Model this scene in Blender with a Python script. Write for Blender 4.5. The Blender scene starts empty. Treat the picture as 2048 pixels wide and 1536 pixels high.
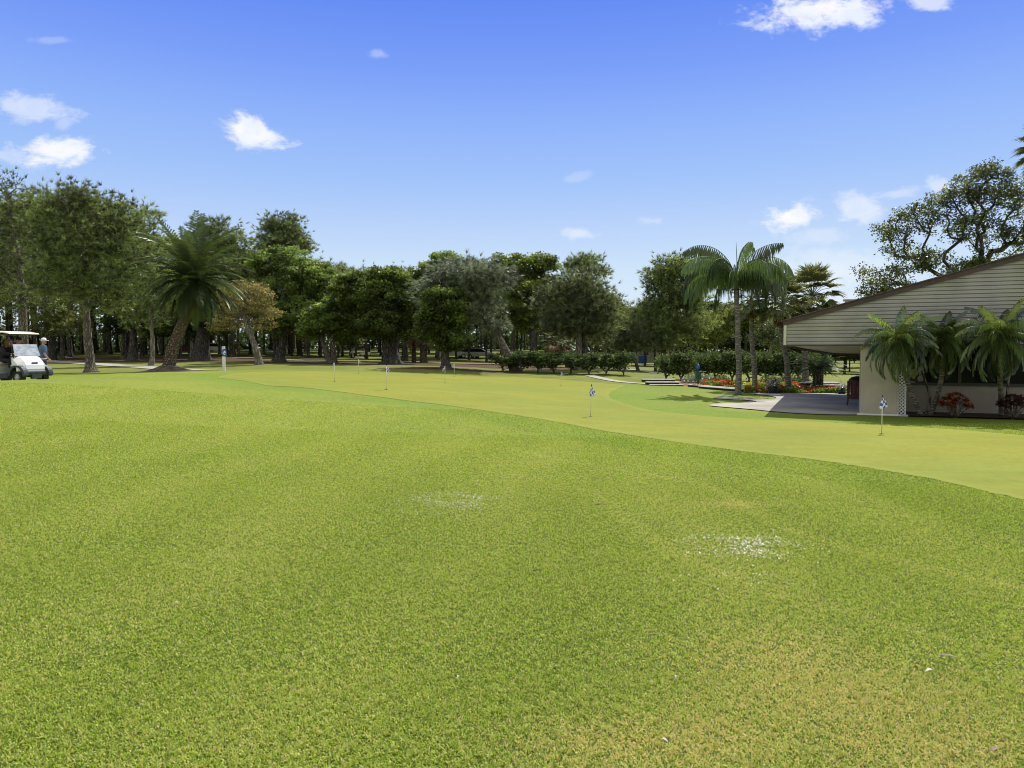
import bpy, math, random
import numpy as np
from mathutils import Vector, Matrix, noise as mnoise
from mathutils.geometry import delaunay_2d_cdt

SEED = 7
rng = np.random.default_rng(SEED)
random.seed(SEED)
scene = bpy.context.scene
COL = scene.collection
R = math.radians

# ------------------------------------------------------------------ camera
F = 1500.0                      # focal length in photo pixels (photo 2048 x 1536)
EYE = 1.75
PITCH = math.atan(68 / F)
cam_d = bpy.data.cameras.new('camera')
cam_d.sensor_width = 36.0
cam_d.lens = F / 2048 * 36.0
cam_d.clip_start = 0.05
cam_d.clip_end = 5000
cam = bpy.data.objects.new('camera', cam_d)
cam.location = (0, 0, EYE)
cam.rotation_euler = (R(90) - PITCH, 0, 0)
COL.objects.link(cam)
scene.camera = cam
CP, SP = math.cos(PITCH), math.sin(PITCH)

def ray(px, py):
    a = (px - 1024) / F
    b = -(py - 768) / F
    return Vector((a, CP + b * SP, -SP + b * CP))

def P(px, py, D):
    """world point seen at a photo pixel, at distance D along +Y"""
    r = ray(px, py)
    return Vector((r.x * D / r.y, D, EYE + r.z * D / r.y))

# ------------------------------------------------------------------ terrain
CTRL = []
for Y in (-6, 0, 3.5, 7, 10.5):
    for X in (-16, -10, -5, 0, 5, 10, 16):
        z = 0.0 + max(0, (-X - 4)) * 0.012 * max(0, Y) / 6 - max(0, X - 2) * 0.003 * max(0, Y) / 6
        CTRL.append((X, Y, z))
for t in [(0, 771, 20), (63, 763, 21.5), (140, 757, 26), (260, 749, 33), (340, 745, 38), (433, 742, 42), (600, 741, 43),
          (0, 880, 12.5), (200, 850, 14.5), (400, 820, 17.5),
          (50, 768, 27.5), (20, 764, 25.5), (88, 764, 30), (160, 756, 33),
          (183, 745, 46), (335, 743, 45), (100, 724, 75), (230, 732, 62), (390, 741, 50), (20, 738, 55),
          (100, 716, 85), (230, 718, 80), (400, 722, 72), (100, 706, 110), (400, 704.5, 120), (700, 709, 115), (600, 712, 100),
          (500, 723, 68), (650, 727, 64), (780, 728, 62), (890, 738, 52), (1030, 741, 56), (1100, 743, 55),
          (1250, 748, 53), (1330, 757, 50), (870, 722, 85), (1000, 722, 95), (1200, 733, 80), (1400, 740, 75),
          (1181, 834, 19.9), (1765, 868, 16.8), (775, 777, 25.5), (668, 763, 33), (717, 747, 42), (889, 766, 36.5),
          (908, 753, 45), (1123, 772, 39.5), (1246, 772, 40), (1218, 790, 32.5), (1300, 820, 25.3), (1505, 840, 21.8),
          (1740, 850, 20.3), (2048, 870, 17.6), (2048, 1000, 8.9), (1700, 930, 11.8), (1300, 877, 15), (1000, 826, 20),
          (800, 801, 23.5), (600, 775, 29), (433, 755, 34), (1150, 760, 47), (950, 750, 50), (750, 742, 50), (620, 736, 52),
          (1430, 812, 27), (1580, 830, 24), (1722, 830, 24), (1900, 836, 22.8), (2048, 840, 22), (1750, 790, 34), (1475, 790, 34),
          (1580, 785, 36), (1330, 771, 42), (1620, 778, 40), (1900, 790, 34), (1700, 757, 60), (1700, 743, 92), (1550, 745, 80),
          (2000, 760, 60)]:
    p = P(*t)
    CTRL.append((p.x, p.y, p.z))
for X in (-130, -60, 0, 60, 130):
    for Y in (150, 200):
        CTRL.append((X, Y, 1.75 if X < 30 else -.4))
for Y, z in ((20, 1.0), (50, .5), (90, 1.0)):
    CTRL.append((-60, Y, z)); CTRL.append((70, Y, -.4))
CTRL = np.array(CTRL, float)
CS = 20.0
def tps_k(r2):
    return np.where(r2 > 1e-12, 0.5 * r2 * np.log(np.maximum(r2, 1e-12)), 0.0)
A = CTRL[:, :2] / CS
n = len(A)
K = tps_k(((A[:, None] - A[None]) ** 2).sum(-1)) + np.eye(n) * 0.006
Pm = np.hstack([np.ones((n, 1)), A])
M = np.zeros((n + 3, n + 3)); M[:n, :n] = K; M[:n, n:] = Pm; M[n:, :n] = Pm.T
W = np.linalg.solve(M, np.concatenate([CTRL[:, 2], np.zeros(3)]))
def tps(x, y):
    q = np.stack([np.clip(x, -130, 130), np.clip(y, -12, 200)], -1) / CS
    out = np.empty(len(q))
    for s in range(0, len(q), 20000):
        qq = q[s:s + 20000]
        k = tps_k(((qq[:, None] - A[None]) ** 2).sum(-1))
        out[s:s + 20000] = k @ W[:n] + W[n] + qq @ W[n + 1:]
    return out
gx = np.unique(np.concatenate([np.arange(-24, 24, .3), np.arange(-60, -24, .8), np.arange(24, 60, .8),
                               np.arange(-180, -60, 5), np.arange(60, 181, 5), [-900, -500, -300, 300, 500, 900]]))
gy = np.unique(np.concatenate([[-60, -30, -15], np.arange(-10, 52, .3), np.arange(52, 110, .8), np.arange(110, 260, 5), [300, 420, 650, 1000]]))
GX, GY = np.meshgrid(gx, gy)
GZ = tps(GX.ravel(), GY.ravel()).reshape(GX.shape)

def Hn(x, y):
    x = np.asarray(x, float); y = np.asarray(y, float)
    i = np.clip(np.searchsorted(gx, x) - 1, 0, len(gx) - 2)
    j = np.clip(np.searchsorted(gy, y) - 1, 0, len(gy) - 2)
    tx = (x - gx[i]) / (gx[i + 1] - gx[i]); ty = (y - gy[j]) / (gy[j + 1] - gy[j])
    return (GZ[j, i] * (1 - tx) * (1 - ty) + GZ[j, i + 1] * tx * (1 - ty) + GZ[j + 1, i] * (1 - tx) * ty + GZ[j + 1, i + 1] * tx * ty)
def H(x, y):
    return float(Hn(x, y))
def at(px, D):
    """ground point in the direction of photo column px, at distance D"""
    x = (px - 1024) / F * D / CP
    return Vector((x, D, H(x, D)))
def hit(px, py, dmin=2.0, dmax=140.0):
    r = ray(px, py); t = dmin
    while t < dmax:
        x, y, z = r.x * t / r.y, t, EYE + r.z * t / r.y
        if z <= H(x, y):
            return Vector((x, y, H(x, y)))
        t += max(.04, t * .004)
    return Vector((r.x * dmax / r.y, dmax, H(r.x * dmax / r.y, dmax)))

# ------------------------------------------------------------------ node helpers
class NT:
    def __init__(s, tree):
        s.t = tree; s.n = tree.nodes; s.l = tree.links
    def add(s, kind, **kw):
        nd = s.n.new(kind)
        for k, v in kw.items():
            setattr(nd, k, v)
        return nd
    def link(s, a, b):
        s.l.new(a, b)
    def val(s, sock, v):
        if isinstance(v, bpy.types.NodeSocket): s.l.new(v, sock)
        else: sock.default_value = v
    def math(s, op, a, b=0.0, c=None, clamp=False):
        nd = s.add('ShaderNodeMath', operation=op); nd.use_clamp = clamp
        s.val(nd.inputs[0], a); s.val(nd.inputs[1], b)
        if c is not None: s.val(nd.inputs[2], c)
        return nd.outputs[0]
    def mix(s, f, a, b, mode='MIX'):
        nd = s.add('ShaderNodeMix', data_type='RGBA', blend_type=mode)
        s.val(nd.inputs['Factor'], f)
        s.val(nd.inputs[6], a if isinstance(a, bpy.types.NodeSocket) else tuple(a) + (1,) if len(a) == 3 else a)
        s.val(nd.inputs[7], b if isinstance(b, bpy.types.NodeSocket) else tuple(b) + (1,) if len(b) == 3 else b)
        return nd.outputs[2]
    def noise(s, vec, scale, detail=4, rough=.55, dist=0.0):
        nd = s.add('ShaderNodeTexNoise')
        nd.inputs['Scale'].default_value = scale; nd.inputs['Detail'].default_value = detail
        nd.inputs['Roughness'].default_value = rough; nd.inputs['Distortion'].default_value = dist
        if vec is not None: s.link(vec, nd.inputs['Vector'])
        return nd.outputs['Fac']
    def ramp(s, fac, stops):
        nd = s.add('ShaderNodeValToRGB')
        el = nd.color_ramp.elements
        while len(el) > 1: el.remove(el[-1])
        el[0].position = stops[0][0]; c = stops[0][1]; el[0].color = tuple(c) + (1,)
        for p_, c in stops[1:]:
            e = el.new(p_); e.color = tuple(c) + (1,)
        s.val(nd.inputs[0], fac)
        return nd.outputs[0]
    def smooth(s, v, lo, hi, a=0.0, b=1.0):
        nd = s.add('ShaderNodeMapRange', interpolation_type='SMOOTHSTEP')
        s.val(nd.inputs[0], v)
        nd.inputs[1].default_value = lo; nd.inputs[2].default_value = hi
        nd.inputs[3].default_value = a; nd.inputs[4].default_value = b
        return nd.outputs[0]
    def geo(s):
        return s.add('ShaderNodeNewGeometry').outputs['Position']
    def objc(s):
        return s.add('ShaderNodeTexCoord').outputs['Object']
    def mapping(s, vec, scale=(1, 1, 1), rot=(0, 0, 0)):
        nd = s.add('ShaderNodeMapping'); s.link(vec, nd.inputs[0])
        nd.inputs['Scale'].default_value = scale; nd.inputs['Rotation'].default_value = rot
        return nd.outputs[0]
    def attr(s, name, out='Fac'):
        return s.add('ShaderNodeAttribute', attribute_name=name).outputs[out]
    def bump(s, h, strength=.5, dist=.05):
        nd = s.add('ShaderNodeBump'); nd.inputs['Strength'].default_value = strength
        nd.inputs['Distance'].default_value = dist; s.link(h, nd.inputs['Height'])
        return nd.outputs[0]

def new_mat(name):
    m = bpy.data.materials.new(name); m.use_nodes = True
    m.node_tree.nodes.clear()
    nt = NT(m.node_tree)
    out = nt.add('ShaderNodeOutputMaterial')
    return m, nt, out

def pbr(name, col, rough=.6, var=.12, scale=6.0, bump=0.0, bscale=40.0, metal=0.0, spec=.5, stretch=(1, 1, 1), coat=0.0, dark=None):
    m, nt, out = new_mat(name)
    b = nt.add('ShaderNodeBsdfPrincipled')
    vec = nt.mapping(nt.objc(), stretch)
    nz = nt.noise(vec, scale, 5, .6)
    f = nt.smooth(nz, .3, .7)
    d = dark if dark else tuple(c * (1 - var * 1.6) for c in col)
    c = nt.mix(f, d, tuple(min(1, c_ * (1 + var * .5)) for c_ in col))
    nt.link(c, b.inputs['Base Color'])
    b.inputs['Roughness'].default_value = rough; b.inputs['Metallic'].default_value = metal
    b.inputs['Specular IOR Level'].default_value = spec
    b.inputs['Coat Weight'].default_value = coat
    if bump:
        nt.link(nt.bump(nt.noise(vec, bscale, 5, .6), bump, .02), b.inputs['Normal'])
    nt.link(b.outputs[0], out.inputs[0])
    return m

def leaf_mat(name, col, trans=None, tw=.38, gloss=.07, grough=.35, hue2=None, hr=(.7, 1.5)):
    """leaf: diffuse + translucent + a little gloss, varied by the mesh's 'shade' attribute"""
    m, nt, out = new_mat(name)
    trans = trans or tuple(c * 1.7 for c in col)
    sh = nt.attr('shade')
    rnd = nt.add('ShaderNodeObjectInfo').outputs['Random']
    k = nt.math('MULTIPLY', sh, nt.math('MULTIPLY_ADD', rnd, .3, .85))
    def scaled(c):
        mm = nt.add('ShaderNodeVectorMath', operation='SCALE')
        if hue2:
            cc = nt.mix(nt.smooth(sh, hr[0], hr[1]), c, tuple(a * b for a, b in zip(c, hue2)))
            nt.link(cc, mm.inputs[0])
        else:
            mm.inputs[0].default_value = c
        nt.link(k, mm.inputs[3])
        return mm.outputs[0]
    d = nt.add('ShaderNodeBsdfDiffuse'); nt.link(scaled(col), d.inputs[0])
    t = nt.add('ShaderNodeBsdfTranslucent'); nt.link(scaled(trans), t.inputs[0])
    g = nt.add('ShaderNodeBsdfGlossy'); g.inputs['Roughness'].default_value = grough
    g.inputs[0].default_value = (.75, .8, .75, 1)
    m1 = nt.add('ShaderNodeMixShader'); m1.inputs[0].default_value = tw
    nt.link(d.outputs[0], m1.inputs[1]); nt.link(t.outputs[0], m1.inputs[2])
    m2 = nt.add('ShaderNodeMixShader'); m2.inputs[0].default_value = gloss
    nt.link(m1.outputs[0], m2.inputs[1]); nt.link(g.outputs[0], m2.inputs[2])
    nt.link(m2.outputs[0], out.inputs[0])
    return m

def bark_mat(name, col, dark, scale=(6, 6, 1.2), bump=.9):
    m, nt, out = new_mat(name)
    b = nt.add('ShaderNodeBsdfPrincipled')
    vec = nt.mapping(nt.objc(), scale)
    v = nt.add('ShaderNodeTexVoronoi', feature='DISTANCE_TO_EDGE'); nt.link(vec, v.inputs['Vector']); v.inputs['Scale'].default_value = 1.0
    nz = nt.noise(vec, 2.0, 6, .65)
    h = nt.math('ADD', nt.smooth(v.outputs[0], 0, .25), nt.math('MULTIPLY', nz, .8))
    c = nt.mix(nt.smooth(h, .5, 1.35), dark, col)
    c = nt.mix(nt.smooth(nt.noise(nt.objc(), .8, 3), .4, .7, 0, .35), c, (.16, .17, .12))
    nt.link(c, b.inputs['Base Color']); b.inputs['Roughness'].default_value = .9
    b.inputs['Specular IOR Level'].default_value = .2
    nt.link(nt.bump(h, bump, .05), b.inputs['Normal'])
    nt.link(b.outputs[0], out.inputs[0])
    return m

# ------------------------------------------------------------------ mesh helpers
def np_mesh(name, V, faces, mat, shade=None, smooth=False):
    """V (n,3); faces: list of int arrays (m,k); shade per face"""
    me = bpy.data.meshes.new(name)
    V = np.asarray(V, np.float32)
    faces = [np.asarray(f, np.int32) for f in faces if len(f)]
    me.vertices.add(len(V)); me.vertices.foreach_set('co', V.ravel())
    tot = sum(f.size for f in faces); nf = sum(len(f) for f in faces)
    me.loops.add(tot); me.loops.foreach_set('vertex_index', np.concatenate([f.ravel() for f in faces]))
    starts = []; s = 0
    for f in faces:
        k = f.shape[1]
        starts.append(s + np.arange(len(f)) * k); s += f.size
    me.polygons.add(nf); me.polygons.foreach_set('loop_start', np.concatenate(starts).astype(np.int32))
    me.update(calc_edges=True)
    if shade is not None:
        a = me.attributes.new('shade', 'FLOAT', 'FACE'); a.data.foreach_set('value', np.asarray(shade, np.float32))
    if smooth: me.polygons.foreach_set('use_smooth', np.ones(nf, bool))
    if mat: me.materials.append(mat)
    return me

def link(name, me, parent=None, loc=None):
    o = bpy.data.objects.new(name, me); COL.objects.link(o)
    if parent: o.parent = parent
    if loc is not None: o.location = loc
    return o
def tag(o, label, cat, group=None, kind=None):
    if label: o['label'] = label
    if cat: o['category'] = cat
    if group: o['group'] = group
    if kind: o['kind'] = kind
    return o
def thing(name, label, cat, loc=(0, 0, 0), rz=0.0, group=None, kind=None, scale=None):
    o = bpy.data.objects.new(name, None); COL.objects.link(o)
    o.empty_display_size = .2
    o.location = loc; o.rotation_euler = (0, 0, rz)
    if scale: o.scale = scale
    return tag(o, label, cat, group, kind)
def dup(root, loc, rz=0.0, scale=None, label=None, group=None):
    r = root.copy(); COL.objects.link(r)
    r.location = loc; r.rotation_euler = (0, 0, rz)
    if scale: r.scale = scale
    if label: r['label'] = label
    if group: r['group'] = group
    for ch in list(root.children):
        c = ch.copy(); COL.objects.link(c); c.parent = r
        for g in ch.children:
            d = g.copy(); COL.objects.link(d); d.parent = c
    return r

class MB:
    def __init__(s):
        s.v = []; s.f = []
    def add(s, vs, fs, M=None):
        o = len(s.v)
        for v in vs:
            v = Vector(v)
            s.v.append(tuple(M @ v if M else v))
        for f in fs: s.f.append(tuple(i + o for i in f))
        return s
    def box(s, c, d, M=None, rz=0, ry=0, rx=0):
        hx, hy, hz = d[0] / 2, d[1] / 2, d[2] / 2
        vs = [(x, y, z) for z in (-hz, hz) for y in (-hy, hy) for x in (-hx, hx)]
        T = Matrix.Translation(c) @ Matrix.Rotation(rz, 4, 'Z') @ Matrix.Rotation(ry, 4, 'Y') @ Matrix.Rotation(rx, 4, 'X')
        if M: T = M @ T
        return s.add(vs, [(0, 2, 3, 1), (4, 5, 7, 6), (0, 1, 5, 4), (2, 6, 7, 3), (0, 4, 6, 2), (1, 3, 7, 5)], T)
    def prism(s, prof, y0, y1, M=None, ins=None):
        """profile of (x,z) swept along y; ins scales the far/near profile about nothing (list of (x,z) for y0 side)"""
        k = len(prof); p0 = ins or prof
        vs = [(x, y0, z) for x, z in p0] + [(x, y1, z) for x, z in prof]
        fs = [tuple(range(k))[::-1], tuple(range(k, 2 * k))] + [(i, (i + 1) % k, k + (i + 1) % k, k + i) for i in range(k)]
        return s.add(vs, fs, M)
    def tube(s, pts, rad, n=8, M=None, cap=True):
        pts = [Vector(p) for p in pts]
        if not hasattr(rad, '__len__'): rad = [rad] * len(pts)
        vs = []; fs = []
        up = Vector((0, 0, 1))
        for i, p in enumerate(pts):
            t = (pts[min(i + 1, len(pts) - 1)] - pts[max(i - 1, 0)]).normalized()
            ref = Vector((1, 0, 0)) if abs(t.z) > .9 else up
            a = t.cross(ref).normalized(); b = t.cross(a).normalized()
            for k in range(n):
                an = 2 * math.pi * k / n
                vs.append(p + (a * math.cos(an) + b * math.sin(an)) * rad[i])
        for i in range(len(pts) - 1):
            for k in range(n):
                fs.append((i * n + k, i * n + (k + 1) % n, (i + 1) * n + (k + 1) % n, (i + 1) * n + k))
        if cap:
            fs.append(tuple(range(n))[::-1]); fs.append(tuple((len(pts) - 1) * n + k for k in range(n)))
        return s.add(vs, fs, M)
    def lathe(s, prof, n=16, M=None):
        """profile of (r,z) about z"""
        vs = [(r * math.cos(2 * math.pi * k / n), r * math.sin(2 * math.pi * k / n), z) for r, z in prof for k in range(n)]
        fs = [(i * n + k, i * n + (k + 1) % n, (i + 1) * n + (k + 1) % n, (i + 1) * n + k) for i in range(len(prof) - 1) for k in range(n)]
        fs.append(tuple(range(n))[::-1]); fs.append(tuple((len(prof) - 1) * n + k for k in range(n)))
        return s.add(vs, fs, M)
    def ball(s, c, r, n=10, M=None):
        if not hasattr(r, '__len__'): r = (r, r, r)
        prof = []
        vs = []; fs = []; m = n // 2 + 1
        for i in range(m + 1):
            th = math.pi * i / m
            for k in range(n):
                ph = 2 * math.pi * k / n
                vs.append((c[0] + r[0] * math.sin(th) * math.cos(ph), c[1] + r[1] * math.sin(th) * math.sin(ph), c[2] + r[2] * math.cos(th)))
        for i in range(m):
            for k in range(n):
                fs.append((i * n + k, (i + 1) * n + k, (i + 1) * n + (k + 1) % n, i * n + (k + 1) % n))
        return s.add(vs, fs, M)
    def build(s, name, mat, parent=None, bevel=0, smooth=False, loc=None):
        me = bpy.data.meshes.new(name); me.from_pydata(s.v, [], s.f); me.update()
        if smooth: me.polygons.foreach_set('use_smooth', [True] * len(me.polygons))
        if mat: me.materials.append(mat)
        o = link(name, me, parent, loc)
        if bevel:
            b = o.modifiers.new('bevel', 'BEVEL'); b.width = bevel; b.segments = 2; b.limit_method = 'ANGLE'; b.angle_limit = R(35)
        return o

# ------------------------------------------------------------------ world, sun
SUN_AZ = R(32)    # from +Y towards +X
SUN_EL = R(56)
sd = Vector((math.sin(SUN_AZ) * math.cos(SUN_EL), math.cos(SUN_AZ) * math.cos(SUN_EL), math.sin(SUN_EL)))
sun_d = bpy.data.lights.new('sun', 'SUN'); sun_d.energy = 5.0; sun_d.angle = R(.53); sun_d.color = (1.0, .95, .86)
sun = bpy.data.objects.new('sun', sun_d); COL.objects.link(sun)
sun.rotation_euler = sd.to_track_quat('Z', 'Y').to_euler()
sun.location = sd * 60

world = bpy.data.worlds.new('World'); scene.world = world; world.use_nodes = True
world.node_tree.nodes.clear()
w = NT(world.node_tree)
wout = w.add('ShaderNodeOutputWorld'); bg = w.add('ShaderNodeBackground')
dirv = w.add('ShaderNodeTexCoord').outputs['Generated']
sep = w.add('ShaderNodeSeparateXYZ'); w.link(dirv, sep.inputs[0])
sky = w.add('ShaderNodeTexSky', sky_type='NISHITA'); sky.sun_disc = False
sky.sun_elevation = SUN_EL; sky.sun_rotation = SUN_AZ; sky.air_density = 1.0; sky.dust_density = .6; sky.ozone_density = 3.0
# deepen the physical sky into the clear saturated blue of the photograph
grade = w.ramp(w.math('MAXIMUM', sep.outputs[2], 0.0),
               [(0.0, (.74, .85, .98)), (.06, (.72, .84, .98)), (.105, (.63, .79, .975)), (.163, (.49, .655, .975)), (.215, (.37, .565, .98)), (.284, (.28, .46, .98)), (.344, (.195, .35, .965)), (.415, (.125, .265, .92)), (1.0, (.08, .2, .8))])
nish = w.add('ShaderNodeVectorMath', operation='SCALE'); w.link(sky.outputs[0], nish.inputs[0]); nish.inputs[3].default_value = .09
base = w.mix(.05, grade, nish.outputs[0])
# added unseen pale sky overhead and behind the camera, to neutralise blue fill light
fill_mask = w.math('MAXIMUM', w.smooth(sep.outputs[1], .15, -.35), w.smooth(sep.outputs[2], .5, .8))
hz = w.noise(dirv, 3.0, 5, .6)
base = w.mix(w.math('MULTIPLY', fill_mask, .9), base, w.mix(w.smooth(hz, .35, .65), (.60, .60, .60), (.92, .88, .82)))
yy = w.math('MAXIMUM', sep.outputs[1], .02)
ga = w.math('DIVIDE', sep.outputs[0], yy); gb = w.math('DIVIDE', sep.outputs[2], yy)
comb = w.add('ShaderNodeCombineXYZ'); w.link(ga, comb.inputs[0]); w.link(gb, comb.inputs[1])
cv = w.mapping(comb.outputs[0], (1, 1.7, 1))
n1 = w.noise(cv, 16, 9, .62, .5)
n2 = w.noise(cv, 52, 6, .7, .3)
nn = w.math('ADD', w.math('MULTIPLY', w.math('SUBTRACT', n1, .5), 3.0), w.math('MULTIPLY', w.math('SUBTRACT', n2, .5), 1.2))
clouds = [(118, 303, 78, 34, 1.0, 0), (62, 215, 95, 26, .55, -.12), (15, 312, 60, 14, .35, 0), (128, 245, 22, 22, .3, .3),
          (500, 266, 74, 30, 1.0, -.25), (1655, 14, 140, 44, .95, .1), (1860, 2, 45, 18, .7, 0),
          (1585, 433, 58, 27, 1.0, .05), (1718, 418, 56, 30, .6, 0), (1785, 388, 50, 12, .35, .1), (1878, 372, 30, 16, .5, 0),
          (1655, 548, 170, 48, .42, 0), (1155, 467, 38, 13, .45, 0), (757, 108, 22, 10, .25, 0), (95, 80, 55, 8, .18, 0),
          (1305, 441, 40, 11, .25, 0), (1155, 355, 30, 9, .2, .2), (1640, 470, 60, 20, .3, 0), (1690, 600, 160, 30, .3, 0)]
cm = None
for px, py, rx, ry, op, rot in clouds:
    r_ = ray(px, py); a0, b0 = r_.x / r_.y, r_.z / r_.y
    sub = w.add('ShaderNodeVectorMath', operation='SUBTRACT'); w.link(comb.outputs[0], sub.inputs[0]); sub.inputs[1].default_value = (a0, b0, 0)
    mp = w.add('ShaderNodeMapping', vector_type='TEXTURE'); w.link(sub.outputs[0], mp.inputs[0])
    mp.inputs['Rotation'].default_value = (0, 0, rot); mp.inputs['Scale'].default_value = (rx / F, ry / F, 1)
    ln = w.add('ShaderNodeVectorMath', operation='LENGTH'); w.link(mp.outputs[0], ln.inputs[0])
    e = w.math('ADD', ln.outputs['Value'], nn)
    far = w.smooth(ln.outputs['Value'], 1.25, 1.9, 1, 0)
    mk = w.math('MULTIPLY', w.smooth(e, .3, 1.2, op, 0), far)
    cm = mk if cm is None else w.math('MAXIMUM', cm, mk)
ccol = w.mix(w.smooth(n1, .35, .65), (.86, .91, 1.0), (1.02, 1.02, 1.03))
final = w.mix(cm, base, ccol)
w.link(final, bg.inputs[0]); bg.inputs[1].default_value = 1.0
w.link(bg.outputs[0], wout.inputs[0])

scene.view_settings.view_transform = 'Standard'
scene.view_settings.look = 'None'
scene.view_settings.exposure = 0
scene.render.engine = 'CYCLES'
scene.cycles.pixel_filter_type = 'BLACKMAN_HARRIS'
scene.cycles.filter_width = 1.05
scene.cycles.max_bounces = 6
scene.cycles.transparent_max_bounces = 8
scene.cycles.sample_clamp_indirect = 4

# ------------------------------------------------------------------ putting green outline
def catmull(pts, k=10, closed=True):
    pts = [np.array(p, float) for p in pts]; out = []
    m = len(pts)
    for i in range(m if closed else m - 1):
        g = (lambda j: pts[j % m]) if closed else (lambda j: pts[min(max(j, 0), m - 1)])
        p0, p1, p2, p3 = g(i - 1), g(i), g(i + 1), g(i + 2)
        for t in np.arange(k) / k:
            out.append(.5 * ((2 * p1) + (-p0 + p2) * t + (2 * p0 - 5 * p1 + 4 * p2 - p3) * t * t + (-p0 + 3 * p1 - 3 * p2 + p3) * t ** 3))
    if not closed: out.append(pts[-1])
    return np.array(out)

green_px = [(436, 755.5), (500, 764), (600, 775), (700, 787), (800, 800), (900, 812), (1000, 826), (1100, 842), (1200, 861), (1300, 877),
            (1400, 892), (1500, 905), (1600, 917), (1700, 931), (1800, 947), (1900, 967), (2048, 1002), (2140, 1030), (2200, 1020), (2240, 930),
            (2180, 885), (2048, 872), (1900, 859), (1740, 850), (1620, 844), (1505, 839), (1400, 832), (1300, 820.5), (1249, 807), (1224, 798), (1217.5, 789),
            (1232, 779), (1247, 773), (1246, 770.5), (1215, 768), (1150, 762), (1075, 757), (1000, 754), (900, 750.5), (800, 746.5), (700, 743.5), (600, 743), (520, 744), (470, 748)]
gw = []
for q in green_px:
    h_ = hit(*q); gw.append((h_.x, h_.y))
green_poly = catmull(gw, 8)
green_poly = catmull(green_poly + rng.normal(0, .018, green_poly.shape), 2)
def inside(poly, x, y):
    x = np.asarray(x, float); y = np.asarray(y, float)
    c = np.zeros(x.shape, bool); m = len(poly)
    for i in range(m):
        x0, y0 = poly[i]; x1, y1 = poly[(i + 1) % m]
        if y0 == y1: continue
        c ^= ((y0 > y) != (y1 > y)) & (x < (x1 - x0) * (y - y0) / (y1 - y0) + x0)
    return c
def dist_poly(poly, x, y):
    d = np.full(np.shape(x), 1e9)
    m = len(poly)
    for i in range(m):
        a = poly[i]; b = poly[(i + 1) % m]; e = b - a; L = max(1e-9, (e * e).sum())
        t = np.clip(((x - a[0]) * e[0] + (y - a[1]) * e[1]) / L, 0, 1)
        d = np.minimum(d, (x - a[0] - t * e[0]) ** 2 + (y - a[1] - t * e[1]) ** 2)
    return np.sqrt(d)

def sheet(name, poly, off, step, mat, kind='structure', label=None, cat=None):
    """flat area draped on the terrain"""
    poly = np.asarray(poly)
    x0, y0 = poly.min(0); x1, y1 = poly.max(0)
    xs, ys = np.meshgrid(np.arange(x0 + step / 2, x1, step), np.arange(y0 + step / 2, y1, step))
    xs = xs.ravel() + rng.uniform(-.1, .1, xs.size) * step; ys = ys.ravel() + rng.uniform(-.1, .1, ys.size) * step
    k = inside(poly, xs, ys); xs, ys = xs[k], ys[k]
    k = dist_poly(poly, xs, ys) > step * .25; xs, ys = xs[k], ys[k]
    pts = [Vector(p) for p in poly] + [Vector((a, b)) for a, b in zip(xs, ys)]
    v, e, f, *_ = delaunay_2d_cdt(pts, [], [list(range(len(poly)))], 1, 1e-5)
    va = np.array([(p.x, p.y) for p in v]); z = Hn(va[:, 0], va[:, 1]) + off
    tri = [t for t in f if len(t) == 3]
    me = np_mesh(name, np.column_stack([va, z]), [np.array(tri)], mat, smooth=True)
    # keep faces pointing up
    o = link(name, me)
    tag(o, label, cat, None, kind)
    return o

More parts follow.
